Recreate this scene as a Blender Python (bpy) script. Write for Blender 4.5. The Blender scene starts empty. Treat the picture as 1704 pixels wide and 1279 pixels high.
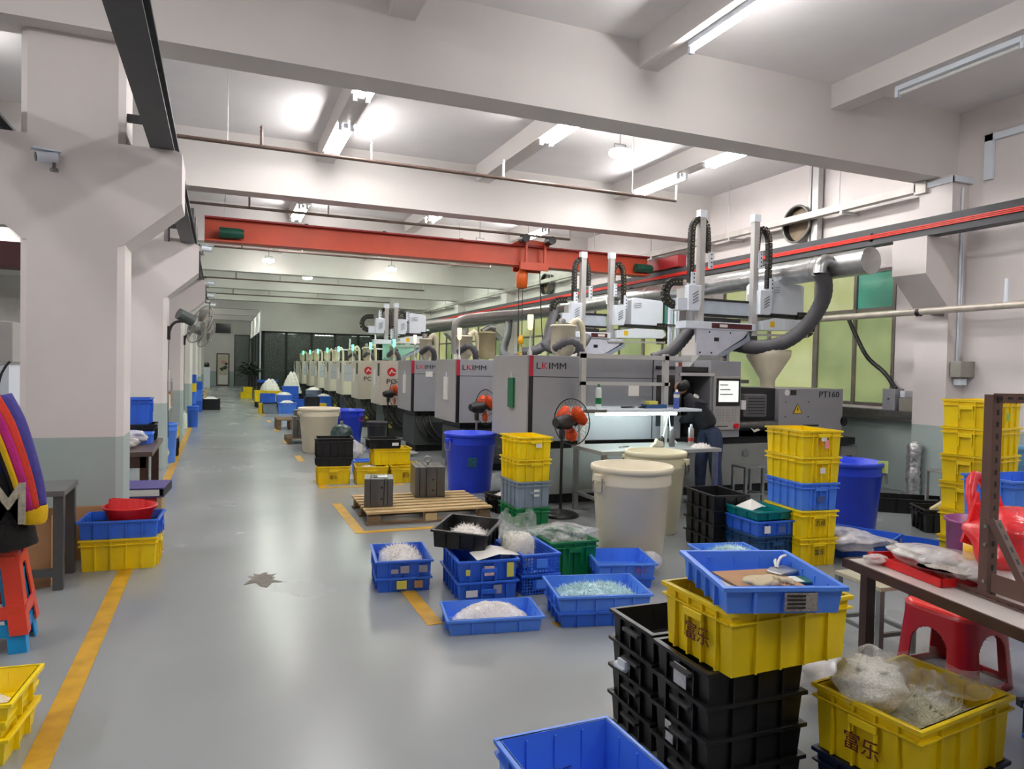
import bpy, bmesh, math, random
from mathutils import Vector, Matrix
random.seed(7)
scene = bpy.context.scene
C = scene.collection
PI = math.pi

# ------------------------------------------------------------------ camera, world, exposure
cam_data = bpy.data.cameras.new('camera')
cam_data.sensor_width = 36.0
cam_data.lens = 1181.0 / 1704.0 * 36.0
cam_data.clip_end = 200
cam = bpy.data.objects.new('camera', cam_data)
C.objects.link(cam)
cam.matrix_world = Matrix(((0.92469836, -0.01053924, -0.38055467, 0.0),
                           (-0.38011582, 0.02982375, -0.92445795, 0.0),
                           (0.02109265, 0.99949961, 0.02357184, 1.6),
                           (0, 0, 0, 1)))
scene.camera = cam
world = bpy.data.worlds.new('night_outside')
world.use_nodes = True
world.node_tree.nodes['Background'].inputs[0].default_value = (0.02, 0.025, 0.03, 1)
world.node_tree.nodes['Background'].inputs[1].default_value = 1.0
scene.world = world
scene.view_settings.view_transform = 'Standard'
scene.view_settings.look = 'None'
scene.view_settings.exposure = 0.95
scene.view_settings.gamma = 1.0
scene.view_settings.use_curve_mapping = False
scene.cycles.max_bounces = 7
scene.cycles.diffuse_bounces = 4
scene.cycles.use_adaptive_sampling = True
scene.cycles.adaptive_threshold = 0.03
scene.cycles.use_denoising = True
scene.cycles.glossy_bounces = 3
scene.cycles.transmission_bounces = 4
scene.cycles.transparent_max_bounces = 12
scene.cycles.sample_clamp_indirect = 4.0
scene.cycles.caustics_reflective = False
scene.cycles.caustics_refractive = False
TUBE_POWER = 62.0
FAR_POWER = 62.0

# ------------------------------------------------------------------ helpers
def lin(c):
    r = []
    for v in c[:3]:
        v = v / 255.0
        r.append(v / 12.92 if v <= 0.04045 else ((v + 0.055) / 1.055) ** 2.4)
    return (r[0], r[1], r[2], 1.0)

MATS = {}
def mat(name, rgb, rough=0.5, metal=0.0, var=0.08, scale=6.0, bump=0.0, bscale=60.0, spec=0.5, emit=None, estr=0.0, alpha=1.0, stretch=None):
    if name in MATS:
        return MATS[name]
    m = bpy.data.materials.new(name)
    m.use_nodes = True
    nt = m.node_tree
    b = nt.nodes['Principled BSDF']
    base = lin(rgb)
    b.inputs['Roughness'].default_value = rough
    b.inputs['Metallic'].default_value = metal
    b.inputs['Specular IOR Level'].default_value = spec
    b.inputs['Alpha'].default_value = alpha
    tc = nt.nodes.new('ShaderNodeTexCoord')
    vec = tc.outputs['Object']
    if stretch:
        mp = nt.nodes.new('ShaderNodeMapping')
        mp.inputs['Scale'].default_value = stretch
        nt.links.new(vec, mp.inputs['Vector'])
        vec = mp.outputs['Vector']
    n = nt.nodes.new('ShaderNodeTexNoise')
    n.inputs['Scale'].default_value = scale
    n.inputs['Detail'].default_value = 4
    nt.links.new(vec, n.inputs['Vector'])
    r = nt.nodes.new('ShaderNodeValToRGB')
    r.color_ramp.elements[0].position = 0.3
    r.color_ramp.elements[1].position = 0.7
    r.color_ramp.elements[0].color = tuple(v * (1 - var) for v in base[:3]) + (1,)
    r.color_ramp.elements[1].color = tuple(min(1, v * (1 + var)) for v in base[:3]) + (1,)
    nt.links.new(n.outputs['Fac'], r.inputs['Fac'])
    nt.links.new(r.outputs['Color'], b.inputs['Base Color'])
    if bump > 0:
        n2 = nt.nodes.new('ShaderNodeTexNoise')
        n2.inputs['Scale'].default_value = bscale
        nt.links.new(vec, n2.inputs['Vector'])
        bp = nt.nodes.new('ShaderNodeBump')
        bp.inputs['Strength'].default_value = bump
        bp.inputs['Distance'].default_value = 0.01
        nt.links.new(n2.outputs['Fac'], bp.inputs['Height'])
        nt.links.new(bp.outputs['Normal'], b.inputs['Normal'])
    if emit:
        b.inputs['Emission Color'].default_value = lin(emit)
        b.inputs['Emission Strength'].default_value = estr
    MATS[name] = m
    return m

def film(name, rgb, opacity=0.35, rough=0.15):
    """thin clear plastic: part see-through, part white gloss"""
    if name in MATS:
        return MATS[name]
    m = bpy.data.materials.new(name)
    m.use_nodes = True
    nt = m.node_tree
    b = nt.nodes['Principled BSDF']
    b.inputs['Base Color'].default_value = lin(rgb)
    b.inputs['Roughness'].default_value = rough
    b.inputs['Specular IOR Level'].default_value = 0.8
    t = nt.nodes.new('ShaderNodeBsdfTransparent')
    mx = nt.nodes.new('ShaderNodeMixShader')
    n = nt.nodes.new('ShaderNodeTexNoise')
    n.inputs['Scale'].default_value = 14
    n.inputs['Detail'].default_value = 5
    tc = nt.nodes.new('ShaderNodeTexCoord')
    nt.links.new(tc.outputs['Object'], n.inputs['Vector'])
    mr = nt.nodes.new('ShaderNodeMapRange')
    mr.inputs['From Min'].default_value = 0.3
    mr.inputs['From Max'].default_value = 0.7
    mr.inputs['To Min'].default_value = max(0, opacity - 0.18)
    mr.inputs['To Max'].default_value = min(1, opacity + 0.18)
    nt.links.new(n.outputs['Fac'], mr.inputs['Value'])
    bp = nt.nodes.new('ShaderNodeBump')
    bp.inputs['Strength'].default_value = 0.6
    bp.inputs['Distance'].default_value = 0.02
    nt.links.new(n.outputs['Fac'], bp.inputs['Height'])
    nt.links.new(bp.outputs['Normal'], b.inputs['Normal'])
    nt.links.new(mr.outputs['Result'], mx.inputs['Fac'])
    nt.links.new(t.outputs[0], mx.inputs[1])
    nt.links.new(b.outputs[0], mx.inputs[2])
    nt.links.new(mx.outputs[0], nt.nodes['Material Output'].inputs['Surface'])
    MATS[name] = m
    return m

def paint(name, upper, lower, h=0.97, rough=0.55):
    """wall paint: pale above, grey-green dado below height h (world z)"""
    m = bpy.data.materials.new(name)
    m.use_nodes = True
    nt = m.node_tree
    b = nt.nodes['Principled BSDF']
    b.inputs['Roughness'].default_value = rough
    g = nt.nodes.new('ShaderNodeNewGeometry')
    s = nt.nodes.new('ShaderNodeSeparateXYZ')
    nt.links.new(g.outputs['Position'], s.inputs[0])
    gt = nt.nodes.new('ShaderNodeMath')
    gt.operation = 'GREATER_THAN'
    gt.inputs[1].default_value = h
    nt.links.new(s.outputs['Z'], gt.inputs[0])
    n = nt.nodes.new('ShaderNodeTexNoise')
    n.inputs['Scale'].default_value = 1.3
    n.inputs['Detail'].default_value = 6
    nt.links.new(g.outputs['Position'], n.inputs['Vector'])
    cols = []
    for col in (lower, upper):
        r = nt.nodes.new('ShaderNodeValToRGB')
        bs = lin(col)
        r.color_ramp.elements[0].position = 0.3
        r.color_ramp.elements[1].position = 0.7
        r.color_ramp.elements[0].color = tuple(v * 0.95 for v in bs[:3]) + (1,)
        r.color_ramp.elements[1].color = tuple(min(1, v * 1.04) for v in bs[:3]) + (1,)
        nt.links.new(n.outputs['Fac'], r.inputs['Fac'])
        cols.append(r)
    mx = nt.nodes.new('ShaderNodeMixRGB')
    nt.links.new(gt.outputs[0], mx.inputs['Fac'])
    nt.links.new(cols[0].outputs['Color'], mx.inputs[1])
    nt.links.new(cols[1].outputs['Color'], mx.inputs[2])
    nt.links.new(mx.outputs['Color'], b.inputs['Base Color'])
    MATS[name] = m
    return m

class MB:
    """collects simple shapes into one mesh"""
    def __init__(s):
        s.v = []; s.f = []; s.sm = []
    def add(s, vs, fs, smooth=False):
        o = len(s.v)
        s.v += [tuple(p) for p in vs]
        s.f += [tuple(i + o for i in f) for f in fs]
        s.sm += [smooth] * len(fs)
        return s
    def box(s, x0, x1, y0, y1, z0, z1, M=None):
        vs = [Vector(p) for p in ((x0,y0,z0),(x1,y0,z0),(x1,y1,z0),(x0,y1,z0),(x0,y0,z1),(x1,y0,z1),(x1,y1,z1),(x0,y1,z1))]
        if M: vs = [M @ p for p in vs]
        return s.add(vs, [(0,3,2,1),(4,5,6,7),(0,1,5,4),(1,2,6,5),(2,3,7,6),(3,0,4,7)])
    def taper(s, w0, d0, w1, d1, z0, z1, cx=0, cy=0):
        vs = []
        for w, d, z in ((w0, d0, z0), (w1, d1, z1)):
            vs += [(cx-w/2,cy-d/2,z),(cx+w/2,cy-d/2,z),(cx+w/2,cy+d/2,z),(cx-w/2,cy+d/2,z)]
        return s.add(vs, [(0,3,2,1),(4,5,6,7),(0,1,5,4),(1,2,6,5),(2,3,7,6),(3,0,4,7)])
    def bar(s, p0, p1, w=0.04, h=None, up=(0,0,1)):
        """rectangular bar between two points"""
        p0, p1 = Vector(p0), Vector(p1)
        h = h or w
        d = (p1 - p0).normalized()
        u = Vector(up)
        if abs(d.dot(u)) > 0.98: u = Vector((0,1,0))
        a = d.cross(u).normalized(); b = a.cross(d).normalized()
        vs = []
        for p in (p0, p1):
            vs += [p - a*w/2 - b*h/2, p + a*w/2 - b*h/2, p + a*w/2 + b*h/2, p - a*w/2 + b*h/2]
        return s.add(vs, [(0,3,2,1),(4,5,6,7),(0,1,5,4),(1,2,6,5),(2,3,7,6),(3,0,4,7)])
    def cyl(s, p0, p1, r, r2=None, n=16, cap=True):
        p0, p1 = Vector(p0), Vector(p1)
        r2 = r if r2 is None else r2
        d = (p1 - p0).normalized()
        u = Vector((0,0,1)) if abs(d.z) < 0.95 else Vector((1,0,0))
        a = d.cross(u).normalized(); b = d.cross(a).normalized()
        vs = []
        for p, rr in ((p0, r), (p1, r2)):
            for i in range(n):
                t = 2*PI*i/n
                vs.append(p + a*math.cos(t)*rr + b*math.sin(t)*rr)
        s.add(vs, [(i, (i+1) % n, n+(i+1) % n, n+i) for i in range(n)], True)
        if cap:
            s.add(vs, [tuple(range(n-1,-1,-1)), tuple(range(n, 2*n))])
        return s
    def tube(s, path, r, n=10, ridge=0.0, step=None, close=False):
        pts = [Vector(p) for p in path]
        if step: pts = spline(pts, step)
        rings = []
        N = len(pts)
        prev = None
        for i, p in enumerate(pts):
            d = (pts[min(i+1,N-1)] - pts[max(i-1,0)])
            d = d.normalized() if d.length > 1e-9 else Vector((0,0,1))
            if prev is None:
                u = Vector((0,0,1)) if abs(d.z) < 0.9 else Vector((1,0,0))
                a = d.cross(u).normalized()
            else:
                a = (prev - d * prev.dot(d)).normalized()
            prev = a
            b = d.cross(a)
            rr = r * (1 + (ridge if i % 2 else -ridge))
            rings.append([p + a*math.cos(2*PI*k/n)*rr + b*math.sin(2*PI*k/n)*rr for k in range(n)])
        vs = [q for ring in rings for q in ring]
        fs = []
        for i in range(N-1):
            for k in range(n):
                fs.append((i*n+k, i*n+(k+1) % n, (i+1)*n+(k+1) % n, (i+1)*n+k))
        s.add(vs, fs, True)
        s.add(vs, [tuple(range(n-1,-1,-1)), tuple(range((N-1)*n, N*n))])
        return s
    def lathe(s, prof, n=24, c=(0,0,0), smooth=True, cap=True):
        vs = []
        for r, z in prof:
            for k in range(n):
                t = 2*PI*k/n
                vs.append((c[0]+r*math.cos(t), c[1]+r*math.sin(t), c[2]+z))
        fs = []
        for i in range(len(prof)-1):
            for k in range(n):
                fs.append((i*n+k, i*n+(k+1) % n, (i+1)*n+(k+1) % n, (i+1)*n+k))
        s.add(vs, fs, smooth)
        if not cap: return s
        if prof[0][0] > 1e-6: s.add(vs, [tuple(range(n-1,-1,-1))])
        if prof[-1][0] > 1e-6: s.add(vs, [tuple(range((len(prof)-1)*n, len(prof)*n))])
        return s
    def prism(s, poly, axis, a, b):
        """poly: 2D outline; axis 'x','y','z' extruded from a to b"""
        def P(q, t):
            if axis == 'x': return (t, q[0], q[1])
            if axis == 'y': return (q[0], t, q[1])
            return (q[0], q[1], t)
        n = len(poly)
        vs = [P(q, a) for q in poly] + [P(q, b) for q in poly]
        return s.add(vs, [tuple(range(n-1,-1,-1)), tuple(range(n,2*n))] + [(i,(i+1)%n,n+(i+1)%n,n+i) for i in range(n)])
    def torus(s, c, axis, R, r, n=28, m=6):
        c = Vector(c); ax = Vector(axis).normalized()
        u = Vector((0,0,1)) if abs(ax.z) < 0.95 else Vector((1,0,0))
        a = ax.cross(u).normalized(); b = ax.cross(a).normalized()
        vs = []
        for i in range(n):
            t = 2*PI*i/n
            d = a*math.cos(t) + b*math.sin(t)
            for k in range(m):
                q = 2*PI*k/m
                vs.append(c + d*(R + r*math.cos(q)) + ax*r*math.sin(q))
        fs = [(i*m+k, i*m+(k+1)%m, ((i+1)%n)*m+(k+1)%m, ((i+1)%n)*m+k) for i in range(n) for k in range(m)]
        return s.add(vs, fs, True)
    def mesh(s, name, bevel=0.0):
        me = bpy.data.meshes.new(name)
        me.from_pydata(s.v, [], s.f)
        for p, q in zip(me.polygons, s.sm): p.use_smooth = q
        bm = bmesh.new(); bm.from_mesh(me)
        bmesh.ops.recalc_face_normals(bm, faces=bm.faces)
        if bevel > 0:
            bmesh.ops.remove_doubles(bm, verts=bm.verts, dist=1e-5)
            es = [e for e in bm.edges if len(e.link_faces) == 2 and e.calc_face_angle(0) > 0.6]
            bmesh.ops.bevel(bm, geom=es, offset=bevel, segments=2, affect='EDGES', profile=0.5)
        bm.to_mesh(me); bm.free()
        return me
    def build(s, name, m, parent=None, bevel=0.0, loc=None):
        o = bpy.data.objects.new(name, s.mesh(name, bevel))
        o.data.materials.append(m)
        C.objects.link(o)
        if parent: o.parent = parent
        if loc: o.location = loc
        return o

def spline(pts, step):
    out = []
    P = [pts[0]] + list(pts) + [pts[-1]]
    for i in range(1, len(P)-2):
        p0, p1, p2, p3 = P[i-1], P[i], P[i+1], P[i+2]
        k = max(2, int((p2-p1).length/step))
        for j in range(k):
            t = j/k
            out.append(0.5*((2*p1) + (p2-p0)*t + (2*p0-5*p1+4*p2-p3)*t*t + (3*p1-p0-3*p2+p3)*t**3))
    out.append(pts[-1])
    return out

def tag(o, label, cat=None, group=None, kind=None):
    o['label'] = label
    if cat: o['category'] = cat
    if group: o['group'] = group
    if kind: o['kind'] = kind
    return o
def thing(name, label, cat, loc=(0,0,0), rz=0.0, group=None):
    o = bpy.data.objects.new(name, None)
    o.empty_display_size = 0.1
    C.objects.link(o)
    o.location = loc
    o.rotation_euler = (0, 0, rz)
    return tag(o, label, cat, group)
def struct(o, label):
    o['label'] = label; o['kind'] = 'structure'
    return o
def inst(name, me, m, parent=None, loc=(0,0,0), rot=(0,0,0)):
    o = bpy.data.objects.new(name, me)
    if m and not me.materials: me.materials.append(m)
    C.objects.link(o)
    if parent: o.parent = parent
    o.location = loc; o.rotation_euler = rot
    return o
FACE_RIGHT = (PI/2, 0, 0)            # text lying in the XZ plane, read from -Y
FACE_AISLE = (PI/2, 0, -PI/2)        # text in the YZ plane, read from -X
def text(name, body, size, m, parent, loc, rot=FACE_RIGHT, sx=1.0, bold=0.0, align='LEFT'):
    cu = bpy.data.curves.new(name, 'FONT')
    cu.body = body; cu.size = size; cu.extrude = 0.0012; cu.align_x = align
    cu.offset = bold
    cu.resolution_u = 3
    cu.materials.append(m)
    tmp = bpy.data.objects.new(name, cu)
    me = bpy.data.meshes.new_from_object(tmp)
    bpy.data.objects.remove(tmp); bpy.data.curves.remove(cu)
    if not me.materials: me.materials.append(m)
    o = bpy.data.objects.new(name, me)
    C.objects.link(o)
    o.parent = parent; o.location = loc; o.rotation_euler = rot
    o.scale = (sx, 1, 1)
    return o

# ------------------------------------------------------------------ materials
WALL = paint('wall_paint', (222, 215, 213), (166, 180, 178))
CEIL = mat('ceiling_white', (236, 234, 235), 0.7, var=0.04, scale=1.2)
BEAMM = mat('beam_white', (222, 217, 214), 0.6, var=0.04, scale=1.0)
YEL = mat('yellow_plastic', (250, 218, 16), 0.35, var=0.07, scale=5)
YEL2 = mat('worn_yellow_plastic', (238, 206, 14), 0.4, var=0.12, scale=4)
BLU = mat('blue_plastic', (48, 104, 214), 0.35, var=0.08, scale=5)
BLU2 = mat('light_blue_plastic', (82, 138, 240), 0.33, var=0.06, scale=5)
BLUD = mat('dark_blue_plastic', (22, 66, 110), 0.4, var=0.1)
BINB = mat('bin_blue_plastic', (30, 64, 212), 0.35, var=0.06)
TEAL = mat('teal_plastic', (0, 128, 130), 0.35)
GRN = mat('green_plastic', (0, 112, 60), 0.35)
GRY = mat('grey_plastic', (128, 142, 158), 0.4, var=0.1)
BLK = mat('black_plastic', (20, 20, 22), 0.38, var=0.15)
BEI = mat('cream_bin_plastic', (232, 222, 196), 0.5, var=0.06, scale=3)
RED = mat('red_plastic', (215, 30, 35), 0.3, var=0.06)
REDB = mat('stool_shaded_side_red', (158, 14, 26), 0.25, var=0.06)  # stool sides: shade put into a darker red than the seat
ORG = mat('coral_plastic', (214, 62, 48), 0.35)
CYA = mat('cyan_plastic', (0, 140, 205), 0.35)
MGREY = mat('machine_grey', (148, 149, 155), 0.45, var=0.03)
MGREYL = mat('machine_light_grey', (166, 164, 162), 0.42, var=0.03)
MBEI = mat('machine_beige', (205, 198, 182), 0.45, var=0.03)
MBEIL = mat('machine_pale_beige', (222, 216, 196), 0.45, var=0.03)
MPANEL = mat('machine_blue_grey_panel', (178, 182, 188), 0.45, var=0.03)
MDARK = mat('machine_dark', (26, 27, 28), 0.5, var=0.2)
STRIPE = mat('stripe_black', (22, 22, 24), 0.4)
STRIPER = mat('stripe_red', (170, 30, 50), 0.4)
STEEL = mat('brushed_steel', (170, 172, 172), 0.3, metal=0.9, var=0.12, scale=12)
STEELD = mat('dull_steel', (120, 120, 118), 0.42, metal=0.8, var=0.2, scale=10)
GALV = mat('galvanised_duct', (190, 192, 192), 0.28, metal=0.85, var=0.14, scale=9)
WHT = mat('white_enamel', (228, 236, 246), 0.35, var=0.02)
ALU = mat('aluminium_profile', (196, 196, 194), 0.4, metal=0.4, var=0.04)
CREAM = mat('cream_enamel', (214, 206, 182), 0.4, var=0.06)
HOSE = mat('grey_hose', (74, 74, 78), 0.55, var=0.12)
HOSED = mat('black_hose', (22, 22, 24), 0.5)
RAILM = mat('rail_dark_steel', (56, 58, 62), 0.5, var=0.12)
CRANE = mat('crane_orange_red', (196, 76, 48), 0.42, var=0.1, scale=2)
CRANER = mat('crane_deep_red', (150, 30, 34), 0.45, var=0.1)
BUSRED = mat('busbar_red', (225, 50, 38), 0.4, var=0.04)
BROWN = mat('brown_slotted_steel', (98, 72, 64), 0.5, var=0.12)
BROWNT = mat('dark_brown_wood', (62, 40, 32), 0.4, var=0.2)
WOOD = mat('pallet_wood', (196, 168, 122), 0.75, var=0.22, scale=5, stretch=(2, 14, 14))
WOODD = mat('grey_weathered_wood', (120, 98, 74), 0.8, var=0.3, scale=5, stretch=(2, 10, 10))
PAPER = mat('white_paper', (232, 230, 226), 0.7, var=0.03)
PAPERY = mat('yellow_note_paper', (214, 208, 92), 0.7, var=0.05)
CARD = mat('brown_cardboard', (170, 128, 88), 0.75, var=0.1)
INK = mat('black_ink', (26, 24, 24), 0.6)
INKR = mat('dark_red_ink', (92, 26, 16), 0.6)
REDLOGO = mat('logo_red', (205, 28, 40), 0.5)
BLULOGO = mat('sticker_blue', (36, 62, 112), 0.5)
GRNTAG = mat('green_clipboard', (26, 104, 66), 0.45)
LINE = mat('floor_line_yellow', (196, 150, 34), 0.45, var=0.2, scale=8)
BLADE = mat('fan_blade_orange', (236, 84, 32), 0.35, var=0.04)
WIRE = mat('black_wire', (24, 24, 26), 0.4)
WIREG = mat('grey_wire', (150, 148, 144), 0.4, metal=0.5)
CHAIN = mat('cable_chain_black', (28, 28, 28), 0.5, var=0.2)
CHAIND = mat('cable_chain_dots', (150, 140, 90), 0.5)
SHARD = mat('white_plastic_scrap', (248, 244, 240), 0.4, var=0.04, scale=30)
SHARDC = mat('clear_plastic_scrap', (196, 226, 232), 0.2, var=0.12, scale=30, spec=0.8)
SHARDG = mat('greenish_plastic_scrap', (240, 238, 220), 0.35, var=0.1, scale=30)
PELLET = mat('off_white_pellets', (240, 234, 220), 0.5, var=0.28, scale=95, bump=1.0, bscale=130)
BAG = film('clear_bag_film', (238, 238, 238), 0.28)
BAGC = film('pellet_bag_film', (245, 244, 240), 0.20, 0.1)
BAGW = film('cloudy_bag_film', (236, 234, 234), 0.62)
BAGRED = film('red_bag_film', (245, 40, 48), 0.9, 0.25)
BAGPUR = film('purple_film', (150, 60, 110), 0.75, 0.3)
GLASS = film('dark_partition_glass', (86, 94, 92), 0.72, 0.05)
LIT = mat('lit_tube', (255, 255, 255), 0.5, emit=(255, 251, 248), estr=TUBE_POWER)
LITF = mat('lit_tube_far', (255, 255, 255), 0.5, emit=(240, 255, 236), estr=FAR_POWER)
BULB = mat('lit_lamp', (255, 255, 255), 0.5, emit=(255, 250, 244), estr=40)
TASK = mat('lit_task_tube', (255, 255, 255), 0.5, emit=(236, 255, 246), estr=18)
SIGG = mat('signal_green', (120, 235, 190), 0.4, emit=(90, 255, 190), estr=1.6)
SIGA = mat('signal_amber', (255, 200, 120), 0.4, emit=(255, 190, 130), estr=1.6)
SIGW = mat('signal_pale', (240, 225, 215), 0.4, emit=(255, 215, 190), estr=0.5)
OFFT = mat('unlit_tube', (226, 228, 226), 0.3)
SCREEN = mat('screen_pale', (240, 240, 236), 0.3, emit=(240, 244, 240), estr=0.38)
DARKRED = mat('dark_maroon', (74, 20, 24), 0.5)
LEAF = mat('dark_leaf', (24, 40, 26), 0.5, var=0.3)
TERRA = mat('plant_pot', (60, 44, 38), 0.5)
SKIN = mat('skin', (176, 128, 104), 0.5)
HAIR = mat('black_hair', (16, 14, 14), 0.5)
JACKETD = mat('navy_work_jacket', (26, 28, 36), 0.8, var=0.2, scale=14, bump=0.5, bscale=18)
JEANS = mat('blue_jeans', (44, 56, 82), 0.85, var=0.2, scale=12, bump=0.3, bscale=24)
SHOE = mat('dark_shoe', (28, 26, 28), 0.6)

def floor_material():
    m = bpy.data.materials.new('grey_epoxy_floor')
    m.use_nodes = True
    nt = m.node_tree
    b = nt.nodes['Principled BSDF']
    g = nt.nodes.new('ShaderNodeNewGeometry')
    n1 = nt.nodes.new('ShaderNodeTexNoise'); n1.inputs['Scale'].default_value = 0.55; n1.inputs['Detail'].default_value = 6
    n2 = nt.nodes.new('ShaderNodeTexNoise'); n2.inputs['Scale'].default_value = 5.0; n2.inputs['Detail'].default_value = 8
    for n in (n1, n2): nt.links.new(g.outputs['Position'], n.inputs['Vector'])
    r = nt.nodes.new('ShaderNodeValToRGB')
    r.color_ramp.elements[0].position = 0.3; r.color_ramp.elements[0].color = lin((140, 145, 148))
    r.color_ramp.elements[1].position = 0.7; r.color_ramp.elements[1].color = lin((150, 154, 156))
    nt.links.new(n1.outputs['Fac'], r.inputs['Fac'])
    r2 = nt.nodes.new('ShaderNodeValToRGB')
    r2.color_ramp.elements[0].position = 0.32; r2.color_ramp.elements[0].color = (0.9, 0.9, 0.9, 1)
    r2.color_ramp.elements[1].position = 0.5; r2.color_ramp.elements[1].color = (1, 1, 1, 1)
    nt.links.new(n2.outputs['Fac'], r2.inputs['Fac'])
    mu = nt.nodes.new('ShaderNodeMixRGB'); mu.blend_type = 'MULTIPLY'; mu.inputs['Fac'].default_value = 0.0
    nt.links.new(r.outputs['Color'], mu.inputs[1]); nt.links.new(r2.outputs['Color'], mu.inputs[2])
    nt.links.new(mu.outputs['Color'], b.inputs['Base Color'])
    mr = nt.nodes.new('ShaderNodeMapRange')
    mr.inputs['From Min'].default_value = 0.3; mr.inputs['From Max'].default_value = 0.7
    mr.inputs['To Min'].default_value = 0.2; mr.inputs['To Max'].default_value = 0.3
    nt.links.new(n1.outputs['Fac'], mr.inputs['Value'])
    nt.links.new(mr.outputs['Result'], b.inputs['Roughness'])
    bp = nt.nodes.new('ShaderNodeBump'); bp.inputs['Strength'].default_value = 0.02; bp.inputs['Distance'].default_value = 0.02
    nt.links.new(n1.outputs['Fac'], bp.inputs['Height'])
    nt.links.new(bp.outputs['Normal'], b.inputs['Normal'])
    return m
FLOOR = floor_material()
# ------------------------------------------------------------------ the hall
X0, X1, YB, YE, ZC = -9.0, 8.8, -6.0, 51.0, 5.0
BAY = 5.02
BY = [6.38 + BAY * k for k in range(-2, 9)]          # front faces of the main beams
struct(MB().box(X0-.2, X1+.2, YB-.2, YE+.2, -0.2, 0).build('floor', FLOOR), 'smooth grey epoxy factory floor')
ceil = struct(MB().box(X0-.2, X1+.2, YB-.2, YE+.2, ZC, ZC+0.2).build('ceiling', CEIL), 'white concrete ceiling with deep beams')
for y in BY:
    MB().box(X0, X1, y, y+0.36, 4.15, ZC).build('main_beam', BEAMM, ceil)
for x in (-8.2, -5.6, -3.0, 1.36, 3.96, 6.60):
    for i in range(len(BY)-1):
        MB().box(x, x+0.24, BY[i]+0.36, BY[i+1], 4.72, ZC).build('cross_beam', BEAMM, ceil)
for i in (8, 9):
    MB().box(0.46, 0.70, 36.9+5.02*(i-8), 41.5+5.02*(i-8)+0.4, 4.72, ZC).build('cross_beam', BEAMM, ceil)
# floor stain and paint lines
st = MB()
pts = []
for i in range(22):
    t = 2*PI*i/22
    r = 0.10*(1+0.45*random.uniform(-1, 1))
    pts.append((0.30+1.15*r*math.cos(t), 5.52+1.7*r*math.sin(t)))
st.prism(pts, 'z', 0.0005, 0.0022)
struct(st.build('trim_1', mat('dark_floor_stain', (96, 90, 82), 0.5, var=0.3, scale=14)), 'worn brown stain on the grey aisle floor')
struct(MB().box(-0.70, -0.60, -2, 50, 0.0005, 0.003).build('trim_2', LINE), 'long yellow floor line along the columns')
tn = 3
def line(x0, x1, y0, y1, lab):
    global tn
    struct(MB().box(x0, x1, y0, y1, 0.0005, 0.003).build('trim_%d' % tn, LINE), lab); tn += 1
line(1.20, 1.30, 4.2, 4.98, 'yellow floor corner mark beside the blue crates')
line(1.95, 2.5, 3.92, 4.0, 'short yellow floor mark between two scrap trays')
line(1.20, 1.30, 6.72, 8.25, 'yellow floor line at the pallet, aisle side')
line(1.30, 2.6, 6.72, 6.81, 'yellow floor line in front of the pallet')
for k in range(9):
    y = 9.3 + 2.68*k
    line(1.20, 1.30, y, y+0.75, '%s yellow floor dash along the machine row' % ['nearest', 'second', 'third', 'fourth', 'fifth', 'sixth', 'seventh', 'eighth', 'ninth'][k])
    if k == 0: line(1.30, 2.3, y, y+0.08, 'yellow floor line in front of the yellow crates')
line(4.9, 5.6, 3.75, 3.85, 'yellow floor line under the work table')
# left columns with two-sided corbels
def octo(x0, x1, y0, y1, ch):
    return [(x0+ch,y0),(x1-ch,y0),(x1,y0+ch),(x1,y1-ch),(x1-ch,y1),(x0+ch,y1),(x0,y1-ch),(x0,y0+ch)]
names = ['first', 'second', 'third', 'fourth', 'fifth', 'sixth', 'seventh', 'eighth']
for k in range(-1, 7):
    y = 6.56 + BAY*k
    col = struct(MB().prism(octo(-1.45, -0.73, y, y+0.55, 0.05), 'z', 0, 4.15).build('column', WALL),
                 'white column with grey dado, %s along the aisle' % names[k] if k >= 0 else 'white column with grey dado beside the viewer')
    pr = [(-0.75,2.52),(-0.31,2.91),(-0.31,3.32),(-0.36,3.34),(-1.82,3.34),(-1.87,3.32),(-1.87,2.91),(-1.43,2.52)]
    MB().prism(pr, 'y', y+0.0005, y+0.5495).build('corbel', WALL, col)
# walls
piers = []
wr = MB()
wr.box(X1, X1+0.2, YB, YE, 0, 1.16)
wr.box(X1, X1+0.2, YB, YE, 3.14, ZC)
WY = []
for k in range(0, 9):
    a, b = 7.22 + BAY*k, 10.95 + BAY*k
    WY.append((a, b))
ys = YB
for a, b in WY:
    if b < YB: continue
    a2 = max(a, YB)
    if a2 > ys: wr.box(X1, X1+0.2, ys, min(a2, YE), 1.16, 3.14)
    ys = b
    if ys >= YE: break
if ys < YE: wr.box(X1, X1+0.2, ys, YE, 1.16, 3.14)
wallr = struct(wr.build('wall_right', WALL), 'pale painted right wall with grey dado')
struct(MB().box(X0-0.2, X0, YB, YE, 0, ZC).build('wall_left', WALL), 'pale painted wall far on the left')
struct(MB().box(X0, X1, YB-0.2, YB, 0, ZC).build('wall_back', WALL), 'pale painted wall behind the viewer')
struct(MB().box(X0, X1, YE, YE+0.2, 0, ZC).build('wall_front', WALL), 'pale far end wall of the hall with grey dado')
for k in range(-2, 7):
    y = 6.22 + BAY*k
    p = struct(MB().box(8.5, X1, y, y+0.46, 0, 4.15).build('pilaster', WALL), 'white wall pilaster with corbel carrying the crane rail, %s from the viewer' % ['beside', 'second beside', 'first ahead', 'second ahead', 'third ahead', 'fourth ahead', 'fifth ahead', 'sixth ahead', 'seventh ahead'][k+2])
    MB().prism([(8.5,2.46),(8.06,2.88),(8.06,3.34),(8.5,3.34)], 'y', y-0.01, y+0.47).build('corbel', WALL, p)
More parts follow.
